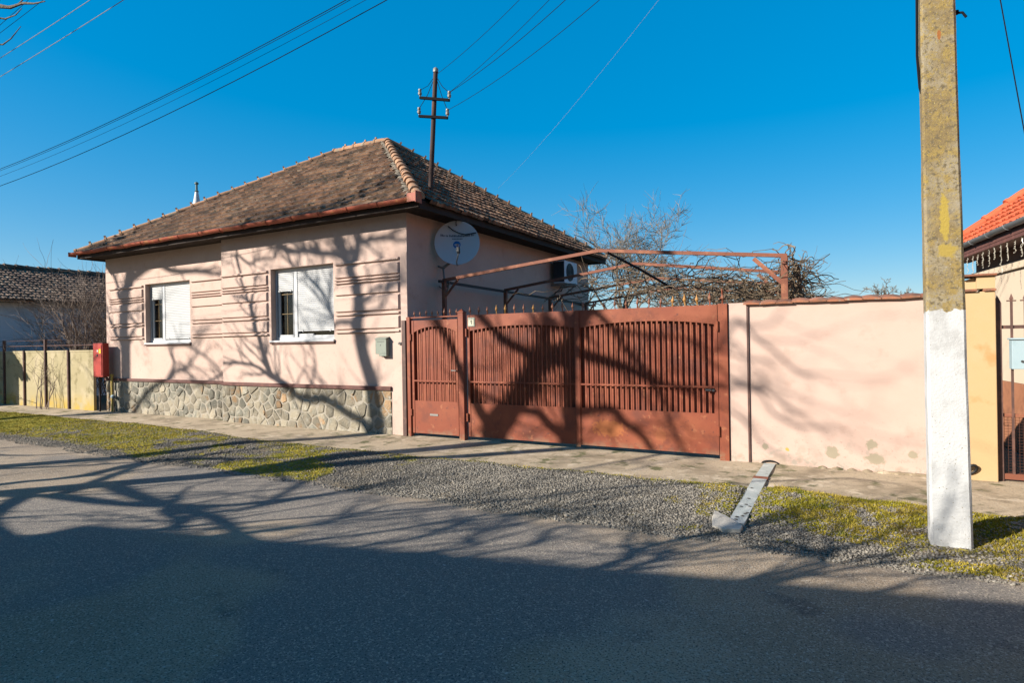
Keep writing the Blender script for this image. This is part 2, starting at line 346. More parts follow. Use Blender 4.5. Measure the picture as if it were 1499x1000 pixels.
# ---------------------------------------------------------------- ground
def quad_sheet(name, x0, x1, y0, y1, z, m, nx=1, ny=1):
    xs = np.linspace(x0, x1, nx+1); ys = np.linspace(y0, y1, ny+1); X, Y = np.meshgrid(xs, ys)
    V = np.stack([X.ravel(), Y.ravel(), np.full(X.size, z)], 1)
    i, j = np.meshgrid(np.arange(nx), np.arange(ny)); a = (j*(nx+1)+i).ravel()
    return struct(fast_mesh(name, V, np.stack([a, a+1, a+nx+2, a+nx+1], 1), m))
quad_sheet('ground', -500, 500, -500, 600, -.22, M['earth'])
quad_sheet('road', -200, 200, -9.6, -3.0, -.125, M['asphalt'])
quad_sheet('yard', .02, 8.6, .3, 13, -.10, M['paving'])  # unseen pale paving, added to bounce light onto the shaded side wall
# pavement along the walls: a slab with a slightly uneven top
def pave():
    xs = np.linspace(-34, 16, 401); ys = np.linspace(-1.9, .3, 23); X, Y = np.meshgrid(xs, ys)
    Z = -.052 + .012*(fbm(X*.8, Y*1.5)-.5) + .008*sstep(-.5, 0, Y) - .012*(X < -10.8) - .06*np.exp(-((X-6.235)/.12)**4)*sstep(-1.0, -1.2, Y) - .05*sstep(-1.6, -1.9, Y)
    V = np.stack([X.ravel(), Y.ravel(), Z.ravel()], 1); nx, ny = 400, 22
    i, j = np.meshgrid(np.arange(nx), np.arange(ny)); a = (j*(nx+1)+i).ravel()
    struct(fast_mesh('pavement', V, np.stack([a, a+1, a+nx+2, a+nx+1], 1), M['paving'], smooth=True))
pave()
def edge_in(x):     # inner edge of the verge
    return -1.0 - .42*sstep(-7, -1.0, x) - .18*sstep(6.2, 8.5, x) + .35*(fbm(x*.7, 3.3)-.5) + .12*(fbm(x*3.1, 8.3)-.5) + .12*np.exp(-((x-6.6)/.5)**2) 
def verge_z(x, y):
    t = edge_in(x) - y + .10*(fbm(x*4, y*4)-.5)
    z = np.where(t < 0, -.065+.25*t, -.065+.035*sstep(0, .18, t) - .085*sstep(.35, 1.9, t))
    z = z - .035*1.2*np.exp(-((x-6.235)/.095)**4)*sstep(-.85, -1.05, y)
    z = z + .03*(fbm(x*2.2, y*2.6)-.5)*sstep(0, .3, t) - .09*sstep(-3.15, -3.6, y + .28*(fbm(x*1.1, 1.7)-.5)+.1*(fbm(x*5, 2)-.5))
    return z
def mossy(x, y):
    t = edge_in(x) - y; n = fbm(x*.75+4, y*1.3); n2 = fbm(x*2.7, y*3.4)
    a = .80*np.exp(-(t/.27)**2)                                   # along the pavement
    b = 1.15*sstep(3.2, -.6, x)*sstep(.32, .50, n+.12*sstep(-2, -6, x))*sstep(2.15, 1.6, t)              # left: broad mossy patches
    c = .85*sstep(5.4, 6.3, x)*sstep(1.75, .9, t)*sstep(.36, .56, fbm(x*4.1+9, y*5.3)+.10)  # right, by the pole
    d = .55*sstep(.53, .62, n2)*sstep(2.1, 1.6, t)*sstep(.5, 5, np.abs(x-2.2))
    e = .8*sstep(7.0, 8.2, x)*sstep(.40, .54, n2)*sstep(2.0, 1.7, t)
    return np.clip(np.maximum.reduce([a*(.4+n2), b*(.15+1.5*n2)*(.45+.9*fbm(x*7.3+2, y*9.1)), c, d, e])*1.0, 0, 1)*(t > -.05)
def verge():
    def grid(x0, x1, y0, y1, dx, dy):
        nx = int((x1-x0)/dx); ny = int((y1-y0)/dy); X, Y = np.meshgrid(np.linspace(x0, x1, nx+1), np.linspace(y0, y1, ny+1))
        V = np.stack([X.ravel(), Y.ravel(), verge_z(X, Y).ravel()], 1)
        i, j = np.meshgrid(np.arange(nx), np.arange(ny)); a = (j*(nx+1)+i).ravel()
        return V, np.stack([a, a+1, a+nx+2, a+nx+1], 1), mossy(X, Y).ravel()
    V, F, A = grid(-34, 16, -3.75, -.45, .055, .04)
    struct(fast_mesh('verge', V, F, M['verge'], ('moss', A), smooth=True))
verge()
def scatter_gravel(n):
    x = np.concatenate([RNG.uniform(-9, 10, int(n*.55)), RNG.uniform(2, 9.5, n-int(n*.55))]); y = RNG.uniform(-3.55, -.9, n)
    t = edge_in(x)-y; g = mossy(x, y); keep = (t > .05) & (RNG.random(n) > g*.8) & (RNG.random(n) < .25+.75*sstep(.1, .5, t)) & (verge_z(x, y) > -.165)
    # a few stones strayed onto the road edge
    x, y = x[keep], y[keep]; n = len(x); s = RNG.uniform(.005, .015, n)*(1+.35*RNG.random(n)**3)*(1+.5*(RNG.random(n) > .95))
    base = np.array([(1,0,0),(0,1,0),(-1,0,0),(0,-1,0),(0,0,.75),(0,0,-.75)], float)
    V = base[None]*(1+.5*(RNG.random((n,6,3))-.5)); V = V+.35*(RNG.random((n,6,3))-.5); a = RNG.uniform(0, 6.28, n); c, sn = np.cos(a)[:,None], np.sin(a)[:,None]
    X = V[:,:,0]*c-V[:,:,1]*sn; Y = V[:,:,0]*sn+V[:,:,1]*c
    P = np.stack([X*s[:,None]+x[:,None], Y*s[:,None]+y[:,None], V[:,:,2]*s[:,None]*.8+(np.maximum(verge_z(x,y), -.125)+.25*s)[:,None]], 2).reshape(-1, 3)
    f = np.array([(0,1,4),(1,2,4),(2,3,4),(3,0,4),(1,0,5),(2,1,5),(3,2,5),(0,3,5)])
    F = (f[None]+6*np.arange(n)[:,None,None]).reshape(-1, 3)
    tag(fast_mesh('gravel', P, F, M['pebble']), 'loose grey gravel between the road and the pavement', 'gravel', kind='stuff')
scatter_gravel(105000)
def scatter_grass(n):
    x = np.concatenate([RNG.uniform(-16, 11, n//2), RNG.uniform(5.4, 9.8, n-n//2)]); y = RNG.uniform(-3.4, -.7, n)
    g = mossy(x, y); keep = (g > .28) & (RNG.random(n) < g*1.1) & (~((x > 5.95) & (x < 6.45) & (y > -3.2))) & (~((x > 7.77) & (x < 8.1) & (y > -2.86) & (y < -2.5)))
    x, y, g = x[keep], y[keep], g[keep]; n = len(x)
    h = RNG.uniform(.006, .024, n)*(.5+.9*fbm(x*6, y*6))*(.6+.8*g)*(1+1.0*(RNG.random(n) > .95)); w = RNG.uniform(.003, .008, n); a = RNG.uniform(0, 6.28, n); b = RNG.uniform(0, 6.28, n); l = RNG.uniform(.1, 1.0, n)*h
    z = verge_z(x, y)-.004
    p0 = np.stack([x+w*np.cos(a), y+w*np.sin(a), z], 1); p1 = np.stack([x-w*np.cos(a), y-w*np.sin(a), z], 1); p2 = np.stack([x+l*np.cos(b), y+l*np.sin(b), z+h], 1)
    P = np.stack([p0, p1, p2], 1).reshape(-1, 3); F = np.arange(3*n).reshape(-1, 3)
    tag(fast_mesh('grass', P, F, M['grassblade']), 'short mossy yellow green grass growing in patches on the verge', 'grass', kind='stuff')
scatter_grass(330000)

# ---------------------------------------------------------------- the pink house
house = thing('pink_house', (-5.4, 4.4, -.1), 'pink single storey house with brown tiled hip roof and stone plinth', 'house')
RC = .22                                                             # the left half of the front is set back
W1 = (-8.91, -7.0, 1.80, 3.365); W2 = (-3.78, -1.9, 1.785, 3.365); TOP = 4.17
b = MB()
for (x0, x1, y0, W) in ((-10.8, -5.45, RC, W1), (-5.45, 0.0, 0.0, W2)):
    y1 = .50
    b.box(x0, W[0], y0, y1, -.2, TOP); b.box(W[1], x1, y0, y1, -.2, TOP)
    b.box(W[0], W[1], y0, y1, -.2, W[2]); b.box(W[0], W[1], y0, y1, W[3], TOP)
b.box(-.30, 0, .50, 9.2, -.2, TOP); b.box(-10.8, -10.5, .50, 9.2, -.2, TOP); b.box(-10.5, -.3, 8.9, 9.2, -.2, TOP)
wall = b.build('wall', M['stucco'], house)
# corner strip and raised rusticated panels between paired ribs
b = MB(); b.box(-.40, 0.0, -.014, 0, -.15, .87); b.box(-.30, 0.0, -.014, 0, .87, 2.0); b.box(-.155, 0.0, -.014, 0, 2.0, 3.42)
b.build('corner_strip', M['stucco'], house)
b = MB()
def bands(x0, x1, yf, xr0=None):
    def raised(z0, z1, t):
        c = min(t*.6, (z1-z0)*.25)
        V = [(x0, yf, z0), (x1, yf, z0), (x1, yf, z1), (x0, yf, z1), (x0+c, yf-t, z0+c*.4), (x1-c, yf-t, z0+c*.4), (x1-c, yf-t, z1-c), (x0+c, yf-t, z1-c)]
        b.add(V, [(4,5,6,7), (0,1,5,4), (1,2,6,5), (2,3,7,6), (3,0,4,7)])
    for z0, z1, t in ((3.300, 3.350, .045), (3.035, 3.255, .040), (2.976, 3.006, .042), (2.918, 2.948, .045), (2.684, 2.880, .040), (2.350, 2.648, .040), (2.275, 2.318, .045), (1.998, 2.240, .040), (1.925, 1.965, .045)):
        raised(z0, z1, t)
for xa, xb, yf in ((-10.62, -8.99, RC), (-6.93, -5.452, RC), (-5.448, -3.86, 0), (-1.84, -.175, 0)):
    b = MB(); bands(xa, xb, yf); b.build('plaster_banding', M['stucco'], house)
b = MB(); b.box(-10.84, -5.46, RC-.055, RC, .80, .875); b.box(-5.46, -.405, -.055, 0, .80, .875)
b.build('plinth_ledge', M['brownband'], house, bevel=.006)
# plinth of irregular stones
def clip(poly, nx, ny, d):
    out = []
    for i in range(len(poly)):
        p, q = poly[i], poly[(i+1) % len(poly)]; a = p[0]*nx+p[1]*ny-d; c = q[0]*nx+q[1]*ny-d
        if a <= 0: out.append(p)
        if (a < 0 < c) or (c < 0 < a):
            t = a/(a-c); out.append((p[0]+t*(q[0]-p[0]), p[1]+t*(q[1]-p[1])))
    return out
def stones(b, x0, x1, z0, z1, yf, n):
    pts = []
    while len(pts) < n:
        p = (random.uniform(x0, x1), random.uniform(z0, z1))
        if all((p[0]-q[0])**2+(p[1]-q[1])**2 > .17**2 for q in pts) or random.random() < .004: pts.append(p)
    for p in pts:
        poly = [(x0, z0), (x1, z0), (x1, z1), (x0, z1)]
        for q in pts:
            if q is p or (p[0]-q[0])**2+(p[1]-q[1])**2 > 1: continue
            nx, ny = q[0]-p[0], q[1]-p[1]; l = math.hypot(nx, ny); nx /= l; ny /= l
            poly = clip(poly, nx, ny, (p[0]+q[0])/2*nx+(p[1]+q[1])/2*ny-random.uniform(.007, .014))
            if len(poly) < 3: break
        if len(poly) < 3: continue
        # soften corners
        cs = []
        for i in range(len(poly)):
            a, c, d = poly[i-1], poly[i], poly[(i+1) % len(poly)]
            for k in (.10, ):
                cs.append((c[0]+(a[0]-c[0])*k, c[1]+(a[1]-c[1])*k)); cs.append((c[0]+(d[0]-c[0])*k, c[1]+(d[1]-c[1])*k))
        cx = sum(p[0] for p in cs)/len(cs); cz = sum(p[1] for p in cs)/len(cs); t = random.uniform(.004, .018); tx, tz = random.uniform(-.08, .08), random.uniform(-.08, .08)
        m = len(cs); r1 = [(cx+(x-cx)*.90, cz+(z-cz)*.90) for x, z in cs]; r2 = [(cx+(x-cx)*.5, cz+(z-cz)*.5) for x, z in cs]
        jit = lambda: random.uniform(-.004, .004)
        V = [(x, yf-.018, z) for x, z in cs]+[(x, yf-.022-t*.8+tx*(x-cx)+tz*(z-cz)+jit(), z) for x, z in r1]+[(x, yf-.022-t+tx*(x-cx)+tz*(z-cz)+jit(), z) for x, z in r2]
        F = [(i, (i+1) % m, m+(i+1) % m, m+i) for i in range(m)]+[(m+i, m+(i+1) % m, 2*m+(i+1) % m, 2*m+i) for i in range(m)]+[tuple(range(2*m, 3*m))]
        b.add(V, F)
random.seed(11)
b = MB(); b.box(-10.80, -5.46, RC-.02, RC, -.12, .80); b.box(-5.46, -.405, -.02, 0, -.12, .80)
pl = b.build('stone_plinth', M['mortar'], house)
for xa, xb, yf, q in ((-10.80, -5.47, RC, 96), (-5.44, -.41, 0, 92)):
    b = MB(); stones(b, xa, xb, -.10, .79, yf, q); b.build('stone_facing', M['stone'], pl, smooth=50)

# windows
def window(W, yf, lbot, rbot, mulx, gap):
    x0, x1, z0, z1 = W; y = yf+.13
    f = MB(); t = .055
    f.box(x0, x0+t, y, y+.07, z0+.02, z1); f.box(x1-t, x1, y, y+.07, z0+.02, z1)
    f.box(x0+t, x1-t, y, y+.07, z0+.02, z0+.085); f.box(x0+t, x1-t, y, y+.07, z1-.07, z1); f.box(mulx-.05, mulx+.05, y-.004, y+.07, z0+.085, z1-.07)
    # the opening casement's own frame on the left
    f.box(x0+t, x0+t+.05, y+.012, y+.06, z0+.085, z1-.07); f.box(mulx-.10, mulx-.05, y+.012, y+.06, z0+.085, z1-.07); f.box(x0+t+.05, mulx-.10, y+.012, y+.06, z0+.085, z0+.14)
    fo = f.build('window', M['pvc'], house, bevel=.006)
    g = MB(); g.box(x0+t+.03, mulx-.07, y+.05, y+.056, z0+.10, z1-.1); g.box(mulx+.07, x1-t, y+.05, y+.056, z0+.085, z1-.1); g.build('pane', M['glass'], fo)
    def shutter(xa, xb, zb):
        s = MB(); h = .042; z = z1-.075; xs = xa, xb
        while z-h > zb-.001:
            s.add([(xs[0], y+.005, z-h), (xs[1], y+.005, z-h), (xs[1], y-.004, z-h*.72), (xs[0], y-.004, z-h*.72), (xs[1], y-.004, z-h*.25), (xs[0], y-.004, z-h*.25), (xs[1], y+.005, z), (xs[0], y+.005, z)],
                  [(0,1,2,3), (3,2,4,5), (5,4,6,7)]); z -= h
        s.box(xa, xb, y-.006, y+.012, z-.035, z-.002)
        for q in (.15, .85): s.box(xa+(xb-xa)*q-.012, xa+(xb-xa)*q+.012, y-.02, y-.006, z-.05, z-.01)
        so = s.build('roller_shutter', M['shutter'], fo)
        return z-.035
    
    for xg in (x0+t+.004, mulx-.066, mulx+.054, x1-t-.016): gd = MB(); gd.box(xg, xg+.012, y-.010, y+.004, z0+.09, z1-.075); gd.build('guide_rail', M['gutter_grey'], fo)
    shutter(x0+t, mulx-.052, lbot); zr = shutter(mulx+.052, x1-t, rbot)
    if gap:      # lower casement rails showing under the shutter
        q = MB(); q.box(mulx+.06, x1-.75, y+.012, y+.045, z0+.085, zr-.055); q.box(mulx+.06, x1-t, y+.016, y+.045, z0+.085, z0+.12); q.build('casement_rail', M['pvc'], fo, bevel=.005)
    n = MB()
    for z in (z0+.60, z0+1.03): n.box(x0+t+.05, mulx-.10, y+.044, y+.050, z-.008, z+.008)
    xm = (x0+t+.05+mulx-.10)/2; n.box(xm-.006, xm+.006, y+.0445, y+.0495, z0+.14, z1-.3); n.build('muntin', M['muntin'], fo)
    c = MB(); c.box(x0+.02, mulx-.02, y+.20, y+.21, z0, z1)
    # folds of the curtain behind the glass
    for i in range(5): c.tube([(x0+.12+i*.12, y+.185, z0), (x0+.12+i*.12, y+.185, z1)], .035, 6)
    c.build('curtain', M['curtain'], fo, smooth=50)
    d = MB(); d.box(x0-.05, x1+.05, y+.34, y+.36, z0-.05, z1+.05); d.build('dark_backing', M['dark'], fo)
    s = MB(); s.box(x0-.02, x1+.02, yf-.045, y, z0-.018, z0+.020); so = s.build('sill', M['pvc'], fo, bevel=.004)
    s = MB(); s.box(x0-.015, x1+.015, yf-.035, yf, z0-.055, z0-.018); s.build('sill_drip', M['sillbrown'], fo)
window(W1, RC, 2.98, 1.92, -8.31, False); window(W2, 0, 2.88, 2.03, -3.155, True)

# roof ---------------------------------------------------------------
EX0, EX1, EY0, EY1, EZ = -11.0, .6, -.4, 9.2, 4.28
RISE = 3.23; HALF = 4.8
def tile_field(b, o, u, v, inside, U, Vn, w, h, roll=.022, lift=.030, jitter=.006):
    """tiles on the plane o + a*u + c*v (u along the eave, v up the slope)."""
    o = Vector(o); u = Vector(u).normalized(); v = Vector(v).normalized(); n = u.cross(v).normalized()
    if n.z < 0: n = -n
    prof = [(0, .35), (.14, 1.0), (.30, .35), (.45, 0), (.60, .05), (.72, .65), (.86, .9), (1.0, .35)]
    for r in range(Vn):
        c0 = r*h; du = random.uniform(-.01, .01)
        for k in range(U):
            a0 = k*w+(w*.5 if False else 0)
            if not inside(a0+w/2, c0+h*.45): continue
            ja, jc, jl = random.uniform(-.006, .006)+du, random.uniform(-.012, .012), random.uniform(-jitter, jitter)
            V = []
            for pu, ph in prof: V.append(o+u*(a0+ja+pu*w*1.02)+v*(c0+jc-.03)+n*(lift+jl+ph*roll))
            for pu, ph in prof: V.append(o+u*(a0+ja+pu*w*1.02)+v*(c0+jc+h)+n*(.006+ph*roll*.8))
            for pu, ph in prof: V.append(o+u*(a0+ja+pu*w*1.02)+v*(c0+jc-.03)+n*(-.004+jl))
            m = len(prof); F = [(i, i+1, m+i+1, m+i) for i in range(m-1)]+[(2*m+i, 2*m+i+1, i+1, i) for i in range(m-1)]
            b.add(V, F)
def ridge_line(b, A, B, r=.115, L=.37, knob=True, start=0.0):
    A = Vector(A); B = Vector(B); d = (B-A); ln = d.length; d.normalize(); x = d.cross(Vector((0,0,1))).normalized(); y = x.cross(d)
    k = int(ln/L); L = ln/k
    for i in range(k):
        p0 = A+d*(i*L-.03); jit = Vector((random.uniform(-.008, .008), random.uniform(-.008, .008), random.uniform(-.006, .010))); sk = x*random.uniform(-.015, .015)
        V = []; n = 9
        for t, rr, dz in ((0, 1.13, .008), (.06, 1.13, .008), (.065, 1.02, .004), (L*.6, .98, .0), (L+.02, .90, -.008)):
            for j in range(n):
                a = PI*(-.12+1.24*j/(n-1)); V.append(p0+jit+sk*(t/L)+d*t+(math.cos(a)*x*r+math.sin(a)*y*r*.88)*rr+y*(dz-.02))
        F = [(q*n+j, q*n+j+1, (q+1)*n+j+1, (q+1)*n+j) for q in range(4) for j in range(n-1)]+[tuple(range(n-1, -1, -1))]
        b.add(V, F)
        if knob and i > 0:
            c = p0+jit+d*.03+y*(r*1.08); b.bar(c-d*.025, c+d*.025, .035, .06)
SL = math.hypot(HALF, RISE); cs, sn = HALF/SL, RISE/SL
random.seed(5)
deck = MB()
AF = [(EX0,EY0,EZ), (EX1,EY0,EZ), (EX1,EY1,EZ), (EX0,EY1,EZ), (EX1-HALF,EY0+HALF,EZ+RISE), (EX0+HALF,EY0+HALF,EZ+RISE)]
deck.add(AF, [(0,1,4,5), (1,2,4), (2,3,5,4), (3,0,5)])
deck.m = 1
tri = lambda Wd: (lambda a, c: (c*cs < a-.02) and (c*cs < Wd-a-.02) and c < SL)
WX = EX1-EX0; WY = EY1-EY0; w_, h_ = .205, .325; NC = int(SL/h_)+1
TK = dict(roll=.034, lift=.046, jitter=.010)
tile_field(deck, (EX0, EY0-.05, EZ-.033), (1,0,0), (0,cs,sn), tri(WX), int(WX/w_)+1, NC, w_, h_, **TK)
tile_field(deck, (EX1+.05, EY0, EZ-.033), (0,1,0), (-cs,0,sn), tri(WY), int(WY/w_)+1, NC, w_, h_, **TK)
tile_field(deck, (EX1, EY1+.05, EZ-.033), (-1,0,0), (0,-cs,sn), tri(WX), int(WX/w_)+1, NC, w_, h_, **TK)
tile_field(deck, (EX0-.05, EY1, EZ-.033), (0,-1,0), (cs,0,sn), tri(WY), int(WY/w_)+1, NC, w_, h_, **TK)
roof = deck.build('roof', [M['darkwood'], M['tile']], house)
rb = MB()
ap1, ap0 = AF[4], AF[5]
lift = Vector((0,0,.045))
for A, B in ((AF[1], ap1), (AF[2], ap1), (AF[0], ap0), (AF[3], ap0)): ridge_line(rb, Vector(A)+lift, Vector(B)+lift, r=.10, L=.46 if A == AF[1] else .38, knob=(A != AF[1]))
ridge_line(rb, Vector(ap0)+lift, Vector(ap1)+lift, r=.10)
rb.build('ridge_cap', M['ridge'], roof, smooth=45)
# pale mortar squeezed out along the near hip
b = MB()
A = Vector(AF[1]); B = Vector(ap1); d = (B-A).normalized()
for i in range(46):
    p = A+d*(.1+i*.165)+Vector((-.15, .0, .02)); b.lathe([(.0, .05), (.06, .04), (random.uniform(.08, .13), .0)], p+Vector((random.uniform(-.02, .02), random.uniform(-.02, .02), -.02)), 6)
b.build('hip_mortar', M['oldmortar'], roof, smooth=60)
# eaves: soffits, fascia, gutter
b = MB(); b.box(EX0, EX1-.002, EY0+.012, EY0+.04, EZ-.15, EZ-.012)                         # front fascia
b.box(EX1-.03, EX1, EY0+.04, EY1, EZ-.17, EZ-.012); b.box(EX0, EX0+.03, EY0+.04, EY1, EZ-.15, EZ-.012); b.box(EX0+.03, EX1-.03, EY1-.03, EY1, EZ-.15, EZ-.012)
b.build('fascia', M['darkwood'], roof)
b = MB(); b.box(EX0+.03, EX1-.03, EY0+.04, EY1-.03, TOP+.002, TOP+.03)
b.build('soffit', M['darkwood'], roof)
def gutter(mb, A, B, r, n=10, sag=.0, seed=1):
    A = Vector(A); B = Vector(B); d = (B-A); rnd = random.Random(seed); K = 40; V = []
    x = d.normalized().cross(Vector((0,0,1))); 
    for i in range(K+1):
        p = A+d*i/K+Vector((0,0,sag*math.sin(i*1.3)+rnd.uniform(-.004, .004)))
        for j in range(n):
            a = PI+PI*j/(n-1); V.append(p+x*r*math.cos(a)+Vector((0,0,r*math.sin(a))))
        for j in range(n):
            a = 2*PI-PI*j/(n-1); V.append(p+x*(r-.008)*math.cos(a)+Vector((0,0,(r-.008)*math.sin(a))))
    m = 2*n; F = [(i*m+j, i*m+(j+1) % m, (i+1)*m+(j+1) % m, (i+1)*m+j) for i in range(K) for j in range(m)]
    F += [tuple(range(n)), tuple(K*m+j for j in range(n-1, -1, -1))]
    mb.add(V, F)
    for i in range(int(d.length/.75)):
        p = A+d*((i+.5)*.75/d.length); q = [p+x*(r+.006)*math.cos(PI+PI*j/8)+Vector((0,0,(r+.006)*math.sin(PI+PI*j/8))) for j in range(9)]
        mb.tube(q, .009, 4)
b = MB(); gutter(b, (EX0-.12, EY0-.075, EZ+.005), (EX1+.05, EY0-.075, EZ+.005), .072, sag=.006)
b.box(EX1+.045, EX1+.06, EY0-.16, EY0+.02, EZ-.10, EZ+.10); b.box(EX1-.14, EX1+.05, EY0-.15, EY0-.143, EZ-.08, EZ+.07); b.box(EX0-.125, EX0-.112, EY0-.15, EY0+.05, EZ-.09, EZ+.03)
b.build('gutter', M['gutter'], house, smooth=50)
# slim metal chimney behind the left hip
ch = MB(); cx, cy = -9.96, 2.4
ch.lathe([(.12, 4.75), (.115, 6.05), (.09, 6.14), (.045, 6.41)], (cx, cy, 0), 14)
cho = ch.build('chimney', M['chim'], roof, smooth=40)
ch = MB(); ch.lathe([(.05, 6.41), (.065, 6.43), (.04, 6.455), (.032, 6.46), (.032, 6.64), (.06, 6.65), (.055, 6.69), (.0, 6.73)], (cx, cy, 0), 14); ch.build('chimney_cap', M['teal'], cho, smooth=40)

# ---------------------------------------------------------------- fixtures on the house
lb = thing('letterbox', (-.65, 0, 1.46), 'grey green sheet metal letterbox on the pink wall beside the gate', 'letterbox')
b = MB(); b.box(-.725, -.455, -.10, 0, 1.50, 1.79); b.add([(-.735, -.115, 1.785), (-.445, -.115, 1.785), (-.445, 0, 1.82), (-.735, 0, 1.82), (-.735, -.115, 1.80), (-.445, -.115, 1.80), (-.445, 0, 1.835), (-.735, 0, 1.835)], [(0,3,2,1), (4,5,6,7), (0,1,5,4), (1,2,6,5), (2,3,7,6), (3,0,4,7)])
b.box(-.64, -.455, -.10, 0, 1.46, 1.50); b.build('body', M['greenbox'], lb, bevel=.005)
b = MB(); b.box(-.68, -.50, -.1025, -.10, 1.735, 1.745); b.box(-.60, -.585, -.1025, -.10, 1.66, 1.68); b.build('slot', M['print'], lb)
bl = thing('door_bell', (-.2, 0, 1.70), 'small grey bell fitting on the house corner left of the small gate', 'bell')
b = MB(); b.lathe([(.028, 0), (.024, .03), (.012, .05)], (-.19, -.014, 1.70), 10, (0,-1,0)); b.tube([(-.20, -.04, 1.70), (-.14, -.06, 1.69), (-.12, -.05, 1.72)], .012, 6); b.build('bell_body', M['steel'], bl, smooth=40)

gb = thing('gas_cabinet', (-10.6, .1, .9), 'red metal gas cabinet mounted at the left corner of the pink house', 'cabinet')
b = MB(); b.box(-10.87, -10.385, -.10, .06, .92, 1.84); b.build('body', M['redbox'], gb, bevel=.008)
b = MB(); b.box(-10.83, -10.425, -.114, -.101, .96, 1.79); dr = b.build('door', M['redbox'], gb, bevel=.004)
b = MB(); b.box(-10.54, -10.45, -.119, -.115, 1.56, 1.68); b.build('warning_sticker', M['label_yellow'], dr)
b = MB(); b.box(-10.65, -10.60, -.124, -.115, 1.48, 1.54); b.build('lock', M['print'], dr)
b = MB(); b.box(-10.64, -10.58, -.119, -.115, 1.60, 1.66); b.build('lock_plate', M['pvc'], dr)
gp = thing('gas_pipe', (-10.3, .05, -.1), 'yellow painted gas riser pipe at the house corner below the red cabinet', 'pipe')
b = MB(); b.tube([(-10.38, .12, -.1), (-10.38, .12, .98)], .028, 10); b.tube([(-10.38, .12, .97), (-10.52, .12, .97)], .022, 8); b.lathe([(.042, 0), (.042, .05)], (-10.38, .12, .93), 10); b.build('riser', M['yellowpaint'], gp, smooth=50)
b = MB(); b.tube([(-10.33, .10, .38), (-10.25, .10, .36)], .05, 8); b.build('valve', M['bluebox'], gp, smooth=50)
b = MB(); b.bar((-10.80, .02, -.12), (-10.80, .02, .918), .035, .035); b.bar((-10.79, .02, .90), (-10.40, .02, .90), .03, .03); b.bar((-10.25, .10, -.12), (-10.25, .10, .8), .018, .018); b.build('stand', M['blacktube'], gp)

# satellite dish
def dish():
    c = Vector((.50, .95, 3.68)); ax = Vector((.50, -.86, .12)).normalized()
    d = thing('satellite_dish', (.2, .95, 3.0), 'pale grey satellite dish with a blue round mark on the shaded side wall', 'satellite dish')
    b = MB(); R = .44; pr = [(.001, -.085)]+[(R*k/10, -.085*(1-(k/10)**2)) for k in range(1, 11)]+[(R+.008, .002), (R+.008, -.012), (R*.8, -.045), (R*.4, -.088), (.001, -.10)]
    b.lathe(pr, c, 40, ax); ro = b.build('reflector', M['dish'], d, smooth=40)
    x = Vector((0,0,1)).cross(ax).normalized(); y = ax.cross(x)      # x right, y up as seen from the front
    def on(px, py, lift=.004):
        q = px*px+py*py; return c+x*px+y*py+ax*(-.085*(1-q/(R*R))+lift)
    b = MB(); V = [on(-.01, -.02)]+[on(-.01+.075*math.cos(2*PI*k/24), -.02+.075*math.sin(2*PI*k/24)) for k in range(24)]
    b.add(V, [(0, 1+k, 1+(k+1) % 24) for k in range(24)]); mk = b.build('round_mark', M['dishblue'], ro)
    b = MB(); 
    for px in (-.045, -.02, .005, .03): b.add([on(px-.008, -.045, .008), on(px+.010, -.045, .008), on(px+.010, -.005, .008), on(px-.008, -.005, .008)], [(0,1,2,3)])
    b.build('mark_lettering', M['dish'], mk)
    b = MB(); rnd = random.Random(3); px = -.33
    while px < .34:
        w = rnd.uniform(.018, .03); h = rnd.choice((.03, .035, .042)); y0 = .135+.02*abs(px)
        b.add([on(px, y0), on(px+w, y0), on(px+w, y0+h), on(px, y0+h)], [(0,1,2,3)]); px += w+rnd.choice((.006, .006, .02))
    b.build('faded_lettering', M['dishgrey'], ro); b = MB()
    px = -.10
    while px < .10: b.add([on(px, .085), on(px+.022, .085), on(px+.022, .11), on(px, .11)], [(0,1,2,3)]); px += .03
    b.build('faded_lettering', M['dishgrey'], ro)
    b = MB(); lnb = c+ax*.42-y*.30+x*.05; b.tube([c-y*.46, c-y*.44+ax*.2, lnb-y*.05], .013, 6); b.tube([c-ax*.09, c-ax*.13-y*.25, Vector((.10, 1.0, 3.2))], .03, 8); b.build('support_arm', M['steel'], d, smooth=50)
    b = MB(); b.lathe([(.03, 0), (.035, .05), (.02, .11)], lnb, 10, -ax); b.bar(lnb, lnb+y*.09, .05, .05); b.build('receiver', M['acdark'], d, smooth=50)
    b = MB(); b.tube([Vector((.0, 1.0, 3.25)), Vector((.12, 1.0, 3.2)), Vector((.16, .98, 2.95)), Vector((.3, .9, 2.8))], .022, 6); b.tube([Vector((.0, 1.02, 2.85)), Vector((.2, 1.0, 2.7)), Vector((.33, .9, 2.9))], .014, 6)
    b.build('wall_bracket', M['steel'], d, smooth=50)
    b = MB(); b.tube([Vector((.56, .95, 4.22)), Vector((.50, .93, 4.16)), Vector((.46, .98, 4.02)), c+y*.36+ax*.02], .008, 5); b.tube([on(-.18, .34, .02), on(-.08, .26, .03), on(.05, .20, .03), on(.16, .17, .03), on(.38, .19, .03)], .010, 5)
    b.build('cable', M['wire'], d)
dish()

